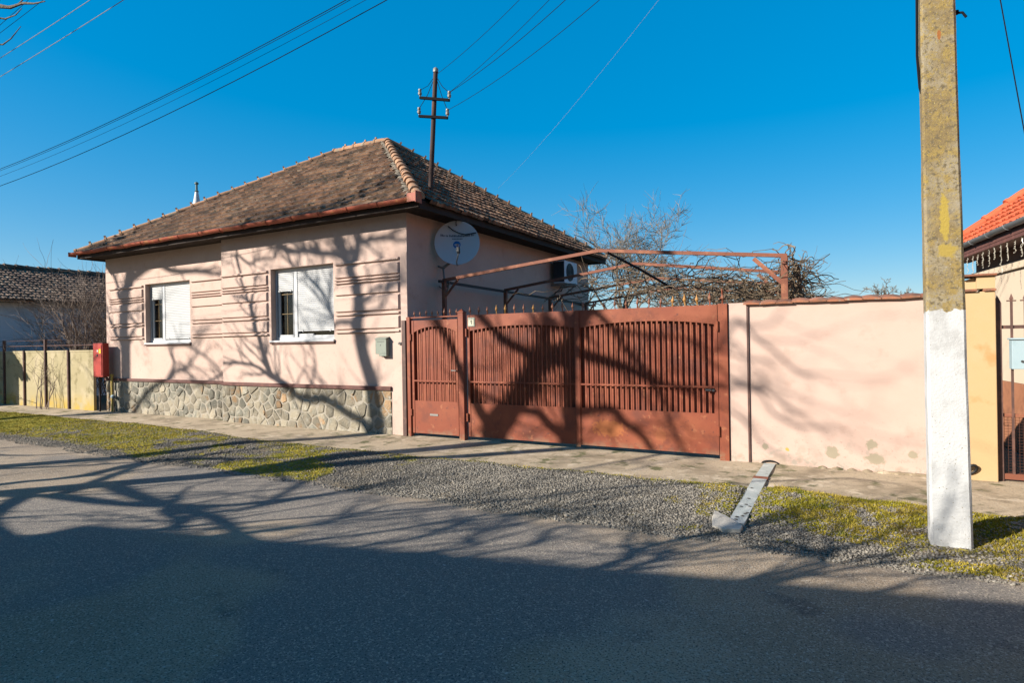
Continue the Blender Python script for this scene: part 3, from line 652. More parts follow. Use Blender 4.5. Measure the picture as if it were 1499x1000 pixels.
ac = thing('air_conditioner', (.1, 6.9, 3.2), 'white outdoor air conditioning unit bracketed on the far end of the side wall', 'air conditioner')
b = MB(); b.box(.13, .47, 6.25, 7.15, 3.30, 3.93); b.build('casing', M['acwhite'], ac, bevel=.015)
b = MB()
for k in range(5): b.tube([(.482, 6.62+.24*(k/4)*math.cos(t*PI/12), 3.62+.24*(k/4)*math.sin(t*PI/12)) for t in range(25)] if k else [(.482, 6.60, 3.62), (.482, 6.64, 3.62)], .008, 5)
b.lathe([(.25, 0), (.25, .010)], (.470, 6.62, 3.62), 28, (1,0,0)); b.build('fan_grille', M['acdark'], ac)
b = MB()
for k in range(8): b.box(.20+k*.028, .21+k*.028, 6.243, 6.25, 3.36, 3.88)
b.box(.14, .46, 6.244, 6.249, 3.34, 3.90); b.build('side_grille', M['acdark'], ac)
for y in (6.35, 7.0): b = MB(); b.box(0, .5, y, y+.05, 3.24, 3.28); b.bar((.0, y+.025, 2.95), (.42, y+.025, 3.25), .03, .03); b.build('bracket', M['steel'], ac)
b = MB(); b.tube([(.3, 6.6, 3.3), (.25, 6.5, 3.1), (.15, 6.3, 3.05), (.05, 6.5, 2.98), (.03, 7.2, 2.9), (.03, 8.6, 2.8)], .016, 6); b.build('pipe_run', M['wire'], ac)

# mast on the roof
ms = thing('roof_power_mast', (-.12, .94, 4.76), 'brown steel power mast with two insulated crossarms standing on the tiled roof', 'mast')
top = Vector((.06, .94, 7.22)); bot = Vector((-.14, .94, 4.55)); up = (top-bot).normalized()
b = MB(); b.tube([bot, top-up*.03], [.05, .045], 10); b.build('pole', M['mast'], ms, smooth=50)
b = MB(); b.lathe([(.055, -.06), (.055, .0), (.03, .03)], top, 10, up); b.build('cap', M['ceramic'], ms, smooth=50)
ins_pts = []
for (L_, R_) in (((-.30, .94, 6.72), (.42, .94, 6.52)), ((-.33, .94, 6.35), (.37, .94, 6.18))):
    b = MB(); b.bar(Vector(L_)+Vector((0,-.06,-.02)), Vector(R_)+Vector((0,-.06,-.02)), .05, .05); ca = b.build('crossarm', M['wire'], ms)
    for P in (L_, R_):
        P = Vector(P)+Vector((.0, -.06, 0)); b = MB(); b.lathe([(.012, -.02), (.015, .03), (.036, .04), (.040, .08), (.024, .10), (.034, .12), (.032, .15), (.012, .165)], P, 10); b.build('insulator', M['ceramic'], ca, smooth=40); ins_pts.append(P+Vector((0,0,.13)))
b = MB()
for p in ins_pts: b.tube([p, (p+top)/2+Vector((0,0,-.12)), top-up*.12], .006, 4)
b.build('lead_wire', M['wire'], ms)

# ---------------------------------------------------------------- gates
def gate_panel(b, x0, x1, z0, zt, zlow, arch0, arch1, bar, pitch):
    """one leaf: recessed sheet, upright tubes, mid bar, lower plate, arched upper plate (front at y=-.02)."""
    b.box(x0+.004, x1-.004, .042, .050, zlow-.02, zt-.02)                          # sheet
    b.box(x0, x0+.045, -.030, .055, z0, zt); b.box(x1-.045, x1, -.030, .055, z0, zt)        # stiles
    b.box(x0+.045, x1-.045, -.022, .002, z0, zlow)                              # lower plate
    n = 24; poly = [(x0+.045, zt), (x0+.045, arch0)]
    for i in range(n+1):
        t = i/n; poly.append((x0+.045+(x1-x0-.09)*t, arch0+(arch1-arch0)*(1-abs(2*t-1)**2.2)))
    poly += [(x1-.045, zt)]
    # split into strips so every face is convex
    xs = [x0+.045+(x1-x0-.09)*i/n for i in range(n+1)]; zs = [arch0+(arch1-arch0)*(1-abs(2*i/n-1)**2.2) for i in range(n+1)]
    for i in range(n):
        b.add([(xs[i],-.024,zs[i]), (xs[i+1],-.024,zs[i+1]), (xs[i+1],-.024,zt), (xs[i],-.024,zt), (xs[i],.002,zs[i]), (xs[i+1],.002,zs[i+1])], [(0,1,2,3), (4,5,1,0)])
    k = max(3, int(round((x1-x0-.09)/pitch)))
    for i in range(1, k):
        x = x0+.045+(x1-x0-.09)*i/k; t = i/k; za = arch0+(arch1-arch0)*(1-abs(2*t-1)**2.2)
        w = .013 if i % 2 else .010
        b.box(x-w, x+w, -.022 if i % 2 else -.016, .002, zlow, za+.01)
    b.box(x0+.045, x1-.045, -.034, -.026, bar-.013, bar+.013)
def spear(parent, x, z, s=1.0, cross=False, m=None, mesh=None):
    if mesh is None:
        b = MB(); b.bar((0,0,0), (0,0,.05), .014, .014); b.lathe([(.008, .045), (.021, .065), (.024, .075), (.010, .11), (.0, .15)], (0,0,0), 8)
        if cross: b.bar((-.04,0,.065), (.04,0,.065), .012, .012); b.bar((0,0,.1), (0,0,.2), .012, .012)
        o = b.build('spear_tip', m or M['rust'], parent, local=True)
    else:
        o = bpy.data.objects.new('spear_tip', mesh); COL.objects.link(o); o.parent = parent
    o.location = Vector((x, -.005, z))-root_loc(parent); o.scale = (s, s, s*random.uniform(.85, 1.15)); o.rotation_euler = (0, random.uniform(-.06, .06), random.uniform(0, 1)); return o
random.seed(4)
pg = thing('pedestrian_gate', (.6, 0, -.05), 'narrow rust red metal gate leaf beside the house wall', 'gate')
b = MB(); gate_panel(b, .105, 1.135, .025, 2.12, .63, 1.90, 2.00, 1.0, .086); b.build('leaf', M['rust'], pg)
b = MB(); b.box(-.005, .075, -.05, .05, -.06, 2.19); b.box(.075, 1.15, -.03, .03, 2.16, 2.185); b.build('frame', M['rust'], pg, bevel=.004)
b = MB(); b.box(-.10, -.012, -.075, .03, -.08, 2.13); b.build('hinge_post', M['ironbrown'], pg, bevel=.004)
b = MB(); b.box(1.00, 1.11, -.060, -.045, 1.19, 1.205); b.box(1.00, 1.02, -.060, -.026, 1.185, 1.21); b.build('handle', M['steel'], pg)
b = MB(); b.box(.50, .68, -.030, -.022, .36, .395); b.build('letter_slot', M['steel'], pg)
sp = None
for i in range(8):
    o = spear(pg, .16+i*.135, 2.185, .85, mesh=sp); sp = o.data
post = thing('gate_post', (1.235, 0, -.05), 'square rust red steel post with a pointed cap between the two gates', 'post')
b = MB(); b.box(1.165, 1.275, -.06, .05, -.08, 2.23); b.build('shaft', M['rust'], post, bevel=.004)
b = MB(); b.box(1.155, 1.285, -.07, .06, 2.23, 2.245); b.add([(1.165,-.06,2.245), (1.275,-.06,2.245), (1.275,.05,2.245), (1.165,.05,2.245), (1.22,-.005,2.30)], [(0,1,4), (1,2,4), (2,3,4), (3,0,4)]); b.build('cap', M['rust'], post)
for z in (.35, 1.75): b = MB(); b.lathe([(.016, 0), (.016, .12)], (.092, -.045, z), 8); b.build('hinge', M['rust'], pg, smooth=40)
dg = thing('driveway_gate', (3.5, 0, -.05), 'wide rust red double driveway gate with spear tips along its top', 'gate')
for (x0, x1) in ((1.345, 3.435), (3.445, 5.595)):
    b = MB(); gate_panel(b, x0, x1, .030, 2.18, .62, 1.90, 1.975, 1.0, .084); b.build('leaf', M['rustleaf'], dg)
b = MB(); b.box(5.605, 5.735, -.04, .06, -.08, 2.19); b.build('right_post', M['rust'], dg, bevel=.004)
for z in (.30, 1.80):
    for x in (1.338, 5.600): b = MB(); b.lathe([(.020, 0), (.020, .14)], (x, -.050, z), 8); b.build('hinge', M['rust'], dg, smooth=40)
b = MB(); b.box(3.405, 3.475, -.040, -.030, .0, 2.18); b.build('closing_strip', M['rust'], dg)
b = MB(); b.box(5.42, 5.50, -.045, -.02, .945, .97); b.lathe([(.02, 0), (.02, .02)], (5.53, -.034, .955), 8, (0,-1,0)); b.build('latch', M['acdark'], dg)
sp = None
for i in range(24):
    x = 1.40+i*.178; o = spear(dg, x, 2.18, 1.0 if i < 20 else 1.15, mesh=sp, m=M['rust'])
    if sp is None: sp = o.data
    if i in (3, 4, 7, 20, 21, 22): o.data = sp.copy(); o.data.materials[0] = M['gold']
spear(dg, 5.67, 2.19, 1.25, cross=True)
b = MB(); b.box(1.362, 1.505, -.034, -.024, 1.975, 2.135); npl = b.build('house_number_plate', M['platerim'], dg, bevel=.003)
b = MB(); b.box(1.38, 1.487, -.037, -.034, 1.995, 2.10); pf = b.build('number_field', M['plate'], npl)
b = MB(); b.box(1.435, 1.446, -.0395, -.037, 2.015, 2.085); b.add([(1.436,-.0395,2.085), (1.418,-.0395,2.066), (1.418,-.0395,2.058), (1.436,-.0395,2.072)], [(0,1,2,3)]); b.build('number_one', M['print'], pf)

# ---------------------------------------------------------------- boundary wall and pillars
bw = thing('boundary_wall', (7, .1, -.1), 'pale pink rendered boundary wall with chipped base right of the driveway gate', 'wall')
b = MB(); b.box(5.745, 5.985, -.012, .24, -.2, 2.19); b.box(6.015, 8.40, 0, .24, -.2, 2.18); b.box(5.985, 6.015, .03, .24, -.2, 2.18)
wo = b.build('wall', M['wall'], bw)
b = MB(); b.box(5.988, 6.012, -.020, .028, -.06, 2.17); b.build('steel_strip', M['ironbrown'], bw)
random.seed(9); b = MB()
for i in range(12):
    x0 = 5.95+i*.205; z = 2.185+random.uniform(-.004, .006); t = random.uniform(-.01, .01)
    V = []; n = 7
    for y, dz in ((-.055, -.012), (.12, .028), (.28, -.012)):
        for j in range(n): V.append((x0+.215*j/(n-1), y, z+dz+.016*math.sin(PI*j/(n-1))+t*(j/(n-1)-.5)))
    for j in range(n): V.append((x0+.215*j/(n-1), -.055, z-.028+t*(j/(n-1)-.5)))
    F = [(q*n+j, q*n+j+1, (q+1)*n+j+1, (q+1)*n+j) for q in range(2) for j in range(n-1)]+[(3*n+j, 3*n+j+1, j+1, j) for j in range(n-1)]
    b.add(V, F)
b.build('coping', M['coping'], bw, smooth=50)
b = MB()
for i in range(9):
    x = 6.9+i*.17; b.lathe([(random.uniform(.07, .12), 0), (random.uniform(.04, .07), .03), (.0, .05)], (x, -.01, -.06), 7)
b.box(7.55, 8.38, -.055, 0, -.1, -.02); b.build('footing', M['paving'], bw, smooth=40)
yp = thing('yellow_pillar', (8.57, .1, -.1), 'plain yellow rendered pillar behind the concrete pole', 'pillar')
b = MB(); b.box(8.405, 8.735, -.02, .30, -.2, 2.20); b.build('shaft', M['yellow'], yp, bevel=.008)
b = MB(); b.box(8.56, 8.735, -.012, .30, 2.235, 2.38); b.add([(8.405,.05,2.235), (8.56,.05,2.235), (8.56,.05,2.38), (8.405,.05,2.33), (8.405,.29,2.235), (8.56,.29,2.235), (8.56,.29,2.38), (8.405,.29,2.33)], [(0,1,2,3), (7,6,5,4), (3,2,6,7), (0,3,7,4)])
b.build('upper_block', M['yellow'], yp)
b = MB(); b.box(8.39, 8.56, -.055, .31, 2.203, 2.232); b.box(8.62, 8.74, -.045, .31, 2.203, 2.230); b.build('tile_ledge', M['coping'], yp, bevel=.004)
b = MB(); b.box(8.39, 8.75, -.05, .33, 2.385, 2.41); b.build('top_tile', M['coping'], yp, bevel=.004)
rg = thing('rubber_ring', (8.47, -.05, .07), 'short black rubber hose loop on the base of the yellow pillar', 'hose')
b = MB(); b.tube([(8.475+.055*math.cos(2*PI*k/16), -.05-.02*math.sin(2*PI*k/16), .085+.055*math.sin(2*PI*k/16+.4)) for k in range(17)], .016, 8); b.build('loop', M['black'], rg, smooth=50)

# ---------------------------------------------------------------- concrete pole
pb = Vector((7.93, -2.68, -.25)); pt = Vector((7.868, -2.68, 8.2))
pole = thing('concrete_pole', (7.93, -2.68, -.1), 'lichen covered concrete power pole with a whitewashed lower half', 'pole')
b = MB(); V = []; K = 24
for i in range(K+1):
    t = i/K; c = pb.lerp(pt, t); hw = .148-.048*t; hd = .11-.03*t; ch_ = .018
    for dx, dy in ((-hw+ch_,-hd), (hw-ch_,-hd), (hw,-hd+ch_), (hw,hd-ch_), (hw-ch_,hd), (-hw+ch_,hd), (-hw,hd-ch_), (-hw,-hd+ch_)):
        V.append(c+Vector((dx+random.uniform(-.0025, .0025), dy+random.uniform(-.002, .002), 0)))
F = [(i*8+j, i*8+(j+1) % 8, (i+1)*8+(j+1) % 8, (i+1)*8+j) for i in range(K) for j in range(8)]+[tuple(range(K*8, K*8+8))]
b.add(V, F); po = b.build('shaft', M['conc'], pole)
po.location = -pole.location; po.data.transform(Matrix.Translation(pole.location))      # keep the material's height in world metres
b = MB(); b.tube([(7.762, -2.70, 5.2), (7.756, -2.71, 4.5), (7.752, -2.71, 4.1), (7.768, -2.70, 3.83), (7.78, -2.69, 3.78)], .011, 6); b.build('cable', M['wire'], pole)
b = MB(); b.tube([(8.01, -2.70, 4.40), (8.07, -2.71, 4.385), (8.095, -2.71, 4.34)], .010, 6); b.lathe([(.018, 0), (.018, .03)], (8.03, -2.70, 4.385), 8); b.build('hook', M['wire'], pole)

# ---------------------------------------------------------------- drain channel and slab
dc = thing('drain_channel', (6.2, -1.5, -.05), 'flat galvanised drain channel cover running from the pink wall across the verge', 'drain cover')
def strip(b, P0, P1, w0, w1, z0, z1, t=.018):
    d = (Vector(P1)-Vector(P0)); n = Vector((-d.y, d.x)).normalized()
    V = []
    for z in (0, -t):
        V += [(P0[0]+n.x*w0/2, P0[1]+n.y*w0/2, z0+z), (P0[0]-n.x*w0/2, P0[1]-n.y*w0/2, z0+z), (P1[0]-n.x*w1/2, P1[1]-n.y*w1/2, z1+z), (P1[0]+n.x*w1/2, P1[1]+n.y*w1/2, z1+z)]
    b.add(V, [(0,1,2,3), (7,6,5,4), (0,4,5,1), (1,5,6,2), (2,6,7,3), (3,7,4,0)])
b = MB(); strip(b, (6.26, -.05), (6.245, -.90), .145, .145, -.030, -.036, .03); strip(b, (6.243, -1.02), (6.228, -2.82), .155, .15, -.036, -.090, .05); b.build('cover_plate', M['zinc'], dc)
b = MB(); strip(b, (6.245, -.90), (6.243, -1.02), .17, .17, -.032, -.034, .03); b.build('joint_bar', M['rusttube'], dc)
b = MB(); b.tube([(6.26+.105*math.cos(a), -.015, -.045+.045*math.sin(a)) for a in [PI*k/10 for k in range(11)]], .011, 6); b.build('outlet_rim', M['black'], dc)
rnd = random.Random(8)
for k in range(11):
    b = MB(); y = rnd.uniform(-2.75, -1.5); x = 6.235+rnd.uniform(-.05, .05); z = -.036-.054*(-1.02-y)/1.93; b.add([(x-.018, y-.012, z+.003), (x+.012, y-.018, z+.003), (x+.02, y+.01, z+.003), (x-.004, y+.018, z+.003)], [(0,1,2,3)]); b.build('rust_hole', M['print'], dc)
b = MB(); poly = [(5.985, -2.58), (6.0, -2.80), (6.045, -3.03), (6.17, -3.07), (6.30, -3.03), (6.305, -2.92), (6.11, -2.68)]
n = len(poly); V = [(x, y, -.058-.05*(-2.58-y)) for x, y in poly]+[(x, y, -.16) for x, y in poly]
b.add(V, [tuple(range(n-1, -1, -1)), tuple(range(n, 2*n))]+[(i, (i+1) % n, n+(i+1) % n, n+i) for i in range(n)])
tag(b.build('concrete_slab', M['slab'], None, bevel=.008), 'broken pale concrete slab lying at the road end of the drain channel', 'slab')

# ---------------------------------------------------------------- neighbour on the right
NA = math.radians(7); NO = (9.43, 2.0, 0)
nb = thing('neighbour_house', NO, 'cream house with orange red tiled roof at the right edge', 'house', rz=NA)
b = MB(); b.box(.35, .6, -8, 3.45, .90, 2.72); b.box(.35, 6, 3.25, 3.45, -.2, .895); b.box(.6, 6, 3.25, 3.45, .895, 3.1); w = b.build('wall', M['cream'], nb, local=True)
b = MB(); b.box(.33, .6, -8, 3.24, -.2, .895); b.build('dado', M['dado'], nb, local=True)
b = MB(); b.box(.30, .6, -8, 3.47, 2.725, 2.775); b.box(.325, .6, -8, 3.46, 2.775, 2.855); b.build('cornice', M['cream'], nb, local=True, bevel=.01)
b = MB(); b.box(.36, .6, -8, 3.25, 2.857, 3.13); b.build('upper_wall_band', M['eaveshade'], nb, local=True)
b = MB(); b.box(-.03, .34, -8, 3.6, 3.08, 3.13); b.box(-.035, 0.0, -8, 3.62, 3.135, 3.25); b.build('soffit', M['brownband'], nb, local=True)
PT = math.radians(38); b = MB()
nrm = (math.cos(PT), math.sin(PT))
b.add([(-.02,-8,3.27), (4.0,-8,3.27+4.02*math.tan(PT)), (4.0,3.68,3.27+4.02*math.tan(PT)), (-.02,3.68,3.27)], [(0,1,2,3)]); b.m = 1
random.seed(6)
tile_field(b, (-.08, 3.68, 3.27), (0,-1,0), (nrm[0], 0, nrm[1]), lambda a, c: True, 40, 15, .26, .31, roll=.035, lift=.045, jitter=.003)
nr = b.build('roof', [M['dado'], M['redtile']], nb, local=True, smooth=40)
b = MB(); ridge_line(b, (-.06, 3.70, 3.36), (3.9, 3.70, 3.36+3.96*math.tan(PT)), r=.11, L=.42, knob=False); b.build('verge_cap', M['redtile'], nr, local=True, smooth=40)
b = MB(); gutter(b, (-.09, 3.66, 3.29), (-.09, -7.9, 3.29), .065, sag=0); b.build('gutter', M['gutter_grey'], nb, local=True, smooth=50)
il = thing('icicle_lights', (NO[0], NO[1], 3.1), 'string of white icicle fairy lights hanging under the red roof eave', 'string lights', rz=NA)
rnd = random.Random(21); b = MB(); b.tube([(.0, 3.4, 0), (.0, -2, 0)], .006, 4); b.build('main_cable', M['bulb'], il, local=True)
for k in range(16):
    y = 3.2-k*.26; L_ = rnd.choice((.22, .34, .46, .30)); b = MB(); pts = [(.0+rnd.uniform(-.012, .012), y+rnd.uniform(-.014, .014), -L_*q/7) for q in range(8)]; b.tube(pts, .0035, 4)
    for p in pts[1:]: b.lathe([(.0, -.010), (.008, 0), (.0, .011)], (p[0]-.008, p[1], p[2]), 5)
    if k % 2 == 0: b.tube([(p[0]+.01, p[1]+.05, p[2]*.8) for p in pts], .003, 4)
    b.build('light_strand', M['bulb'], il, local=True)
# iron fence in front of it
fe = thing('iron_fence', (9.2, .15, 0), 'brown wrought iron fence with wire mesh right of the yellow pillar', 'fence')
b = MB(); b.box(8.745, 8.80, .05, .13, -.15, 2.06); b.add([(8.745,.05,2.06), (8.80,.05,2.06), (8.80,.13,2.06), (8.745,.13,2.06), (8.765,.09,2.16)], [(0,1,4), (1,2,4), (2,3,4), (3,0,4)]); b.build('post', M['ironbrown'], fe)
b = MB(); b.box(8.80, 11.5, .075, .105, 1.755, 1.795); b.build('rail', M['ironbrown'], fe); b = MB(); b.box(8.81, 11.5, .07, .105, .715, .755); b.build('rail', M['rusttube'], fe); b = MB(); b.box(8.80, 11.5, .06, .12, -.02, .045); b.build('rail', M['rusttube'], fe)
bar0 = None
for i in range(22):
    x = 8.895+i*.125
    if bar0 is None:
        b = MB(); b.box(x-.012, x+.012, .060, .074, .045, 2.10); b.add([(x-.02,.055,2.10), (x+.02,.055,2.10), (x+.02,.08,2.10), (x-.02,.08,2.10), (x,.067,2.17)], [(0,1,4), (1,2,4), (2,3,4), (3,0,4), (3,2,1,0)]); b.box(x-.045, x+.045, .062, .072, 2.075, 2.09)
        bar0 = b.build('bar', M['ironbrown'], fe)
    else:
        c = bar0.copy(); COL.objects.link(c); c.parent = fe; c.location = Vector((i*.125, 0, 0))
b = MB()
for k in range(70): b.tube([(8.82+k*.035, .112, .05), (8.82+k*.035, .112, .72)], .0022, 3, False)
for k in range(20): b.tube([(8.82, .116, .06+k*.034), (11.3, .116, .06+k*.034)], .0022, 3, False)
b.build('wire_mesh', M['mesh'], fe)
mb_ = thing('mailbox', (9.0, .04, 1.28), 'pale blue sheet metal mailbox hung on the iron fence', 'mailbox')
b = MB(); b.box(8.865, 9.30, -.09, .055, 1.285, 1.625); b.build('body', M['bluebox'], mb_, bevel=.004)
b = MB(); b.box(8.85, 9.32, -.11, .055, 1.627, 1.645); b.build('lid', M['bluebox'], mb_, bevel=.003)
b = MB(); b.box(8.985, 9.14, -.095, -.091, 1.40, 1.57); wp = b.build('sticker', M['bluebox'], mb_); b = MB(); b.box(9.01, 9.125, -.098, -.0955, 1.42, 1.55); st = b.build('white_field', M['pvc'], wp)
b = MB(); b.tube([(9.035, -.100, 1.44), (9.035, -.100, 1.51), (9.055, -.100, 1.535), (9.08, -.100, 1.535), (9.10, -.100, 1.51), (9.10, -.100, 1.44)], .007, 5); b.bar((9.04, -.1, 1.485), (9.095, -.1, 1.485), .008, .02); b.build('black_emblem', M['print'], st)
b = MB(); b.lathe([(.014, 0), (.014, .012)], (8.955, -.09, 1.375), 10, (0,-1,0)); b.build('lock', M['print'], mb_)

# ---------------------------------------------------------------- pergola
pe = thing('pergola_frame', (3.3, 3.2, 0), 'rusty tubular steel pergola frame in the yard behind the gate', 'pergola')
frames = ((.77, [(.30, 2.93), (3.54, 3.23), (6.42, 2.86)]), (3.22, [(.30, 2.90), (3.41, 3.28), (6.2, 2.86)]), (5.64, [(.30, 2.86), (3.17, 3.20), (6.0, 2.83)]), (8.2, [(.30, 2.83), (3.0, 3.15), (5.7, 2.80)]))
for y, P in frames:
    b = MB()
    # left post, brace, two rafters, right post and brace
    b.bar((P[0][0], y, -.1), (P[0][0], y, P[0][1]), .07, .07); b.bar((P[0][0]+.03, y, P[0][1]-.32), (P[0][0]+.34, y, P[0][1]+.01), .035, .035); b.build('post', M['rusttube'], pe)
    b = MB(); b.bar((P[2][0], y, -.1), (P[2][0], y, P[2][1]+.03), .09, .09)
    b.bar((P[2][0]-.03, y, P[2][1]-.36), (P[2][0]-.42, y, P[2][1]+.03), .06, .06)
    b.build('post', M['rusttube'], pe)
    b = MB(); b.bar((P[0][0]-.02, y, P[0][1]), (P[1][0], y, P[1][1]), .06, .055); b.bar((P[1][0], y, P[1][1]-.002), (P[2][0]+.04, y, P[2][1]+.04), .06, .055); b.build('rafter', M['rusttube'], pe)
b = MB(); b.bar((.30, .6, 2.90), (.30, 9.0, 2.79), .05, .05); b.build('side_rail', M['blacktube'], pe)
b = MB(); b.bar((6.42, .7, 2.80), (5.75, 8.4, 2.74), .05, .05); b.build('side_rail', M['rusttube'], pe)
b = MB(); b.tube([(3.70, .72, 3.18), (4.1, 1.2, 2.92), (4.5, 2.0, 2.6)], .022, 6); b.build('loose_brace', M['blacktube'], pe)

# twiggy things ---------------------------------------------------------------
def wander(b, p, d, L, r, n, sides, curl, grav, rnd, taper=.35, flat=1.0):
    pts = [p.copy()]; dirs = [d.copy()]
    for i in range(n):
        d = (d+Vector((rnd.gauss(0, curl), rnd.gauss(0, curl), (rnd.gauss(0, curl)+grav)*flat-(d.z*.5 if flat < 1 else 0)))).normalized(); p = p+d*(L/n); pts.append(p.copy()); dirs.append(d.copy())
    b.tube(pts, [r*(1-(1-taper)*i/n) for i in range(n+1)], sides, False); return pts, dirs
def grow(b, p, d, L, r, depth, rnd, nch=(3, 5), ang=.75, curl=.16, grav=.04, ratio=.62, rmin=.004, sides=4, n=5):
    pts, dirs = wander(b, p, d, L, r, n, sides if r > .02 else 3, curl, grav, rnd)
    if depth == 0: return
    for k in range(rnd.randint(*nch)):
        t = rnd.uniform(.25, 1.0); i = min(n, max(1, int(t*n+.5))); q = pts[i]; dd = dirs[i]
        perp = Vector((rnd.gauss(0, 1), rnd.gauss(0, 1), rnd.gauss(0, 1))); perp = (perp-dd*perp.dot(dd)).normalized()
        a = rnd.uniform(.5, 1.2)*ang; nd = (dd*math.cos(a)+perp*math.sin(a)).normalized()
        grow(b, q, nd, L*ratio*rnd.uniform(.7, 1.15), max(rmin, r*.5*(1-.3*t)), depth-1, rnd, nch, ang, curl, grav, ratio, rmin, sides, n)

def bare_tree(name, base, label, h, spread, seed, m, trunk_r=.12, depth=4, nlimb=5, th=.35, lean=(0, 0), rmin=.005, group=None, nch=(3, 5), cat='tree', ang=.75, ratio=.62):
    rnd = random.Random(seed); t = thing(name, base, label, cat, group or 'bare trees beyond the yard'); B = Vector(base)
    tb = MB(); tip = B+Vector((lean[0], lean[1], h*th)); pts = [B.lerp(tip, i/5)+Vector((rnd.uniform(-.03, .03), rnd.uniform(-.03, .03), 0)) for i in range(6)]
    tb.tube(pts, [trunk_r*(1-.06*i) for i in range(6)], 8); tb.build('trunk', M['bark'], t, smooth=60)
    cb = MB()
    for k in range(nlimb):
        a = 2*PI*(k+rnd.uniform(-.25, .25))/nlimb; d = Vector((math.cos(a)*spread, math.sin(a)*spread, rnd.uniform(.7, 1.15))).normalized()
        grow(cb, pts[5-(k % 2)].copy(), d, h*(1-th)*rnd.uniform(.42, .6), trunk_r*.55, depth, rnd, nch, ang, rmin=rmin, ratio=ratio)
    grow(cb, pts[5].copy(), Vector((rnd.uniform(-.1, .1), rnd.uniform(-.1, .1), 1)), h*(1-th)*.55, trunk_r*.65, depth, rnd, nch, ang, rmin=rmin, ratio=ratio)
    cb.build('crown', m, t); return t
bare_tree('bare_tree', (-.45, 14, -.2), 'tallest leafless grey tree behind the pergola beside the roof end', 7.7, .80, 31, M['twig'], .13, 4, 6, .38, rmin=.0085, nch=(4, 5), ratio=.68)
bare_tree('bare_tree', (2.1, 14.5, -.2), 'low spreading leafless tree behind the middle of the pergola', 5.9, 1.0, 35, M['twig'], .10, 4, 5, .42, rmin=.006, nch=(3, 5))
bare_tree('bare_tree', (9.12, 26, -.2), 'small distant leafless treetop just above the pink boundary wall', 4.9, .8, 37, M['twig'], .12, 4, 5, .62, rmin=.011, nch=(3, 4))
bare_tree('bare_tree', (-2.9, 14.5, -.2), 'leafless tree partly hidden behind the back corner of the roof', 7.1, .8, 41, M['twig'], .10, 4, 4, .45, rmin=.006, nch=(3, 5))

def vine():
    v = thing('grape_vine', (4.5, 4, 0), 'tangled leafless grape vine sprawling over the pergola', 'vine'); rnd = random.Random(12); b = MB()
    def topz(x, y): return 2.62+.22*(1-abs(x-3.4)/3.2)
    for k in range(520):
        x = 6.3-abs(rnd.gauss(0, 1.7)) if k % 4 else rnd.uniform(2.6, 6.2); y = rnd.uniform(1.2, 8.5); x = max(1.9, x); z = topz(x, y)+rnd.uniform(-.22, .10)
        a = rnd.uniform(0, 6.28); wander(b, Vector((x, y, z)), Vector((math.cos(a), math.sin(a), rnd.uniform(-.1, .1))), rnd.uniform(.7, 2.0), rnd.uniform(.006, .013), 12, 3, .46, 0, rnd, .6, .7)
    for k in range(46):    # shoots sticking up
        x = rnd.uniform(2.4, 6.4); y = rnd.uniform(1, 8); wander(b, Vector((x, y, topz(x, y))), Vector((rnd.uniform(-.5, .5), rnd.uniform(-.3, .3), 1)), rnd.uniform(.2, .55), .006, 6, 3, .2, 0, rnd)
    b.build('canes', M['vinebark'], v)
    b = MB()
    for k in range(230):   # the thick bundle hanging at the right end
        x = 6.40+abs(rnd.gauss(0, .09)); y = rnd.uniform(.9, 3.0); z = rnd.uniform(2.1, 2.95); a = rnd.uniform(0, 6.28)
        wander(b, Vector((x, y, z)), Vector((math.cos(a)*.4, math.sin(a)*.4, rnd.uniform(-1, .4))), rnd.uniform(.3, .8), rnd.uniform(.006, .013), 8, 3, .4, -.05, rnd, .6)
    b.tube([(6.55, 1.6, -.1), (6.5, 1.6, 1.2), (6.6, 1.55, 2.2), (6.55, 1.5, 2.85)], [.05, .045, .04, .03], 6)
    for k in range(14): wander(b, Vector((6.6, 1.8, 2.7)), Vector((rnd.uniform(.1, .9), rnd.uniform(-.3, .3), rnd.uniform(.0, .8))), rnd.uniform(.25, .6), .005, 7, 3, .2, -.03, rnd)
    b.build('hanging_bundle', M['vinebark'], v)
vine()

# ---------------------------------------------------------------- left: fence, saplings, shrub, old house
fl = thing('concrete_fence', (-14, .12, -.1), 'low stained concrete panel fence left of the pink house', 'fence')
n = 0
for x0 in np.arange(-30.0, -11.3, 1.34):
    b = MB(); b.box(x0+.035, x0+1.305, .10, .17, -.15, 1.60); b.build('panel', M['fencepanel'], fl, bevel=.006)
    b = MB(); b.box(x0-.03, x0+.03, .05, .12, -.15, 1.66 if n % 2 else 2.0); b.build('post', M['ironbrown'], fl); n += 1
b = MB(); b.box(-30, -11.05, .09, .18, 1.605, 1.655); b.build('top_rail', M['fencepanel'], fl); b = MB(); b.tube([(-30, .10, 1.82), (-11.1, .10, 1.80)], .014, 5); b.tube([(-30, .10, 1.98), (-13, .10, 1.97)], .008, 4); b.build('wire_rail', M['ironbrown'], fl)
b = MB()
rnd = random.Random(19)
sap = thing('roadside_sapling', (-13.6, -.25, -.1), 'thin leafless sapling with several stems in front of the concrete fence', 'sapling')
for k in range(5): grow(b, Vector((-13.75+.16*k, -.25+rnd.uniform(-.05, .05), -.1)), Vector((rnd.uniform(-.12, .16), rnd.uniform(-.05, .05), 1)).normalized(), 1.0+.25*(k % 3), .018, 3, rnd, (2, 4), .8, .12, .06, .6, .004)
b.build('stems', M['twigdark'], sap)
lt = thing('garden_tree', (-15.3, 1.6, -.1), 'dark forked leafless garden tree in front of the white house', 'tree'); b = MB(); rnd = random.Random(23)
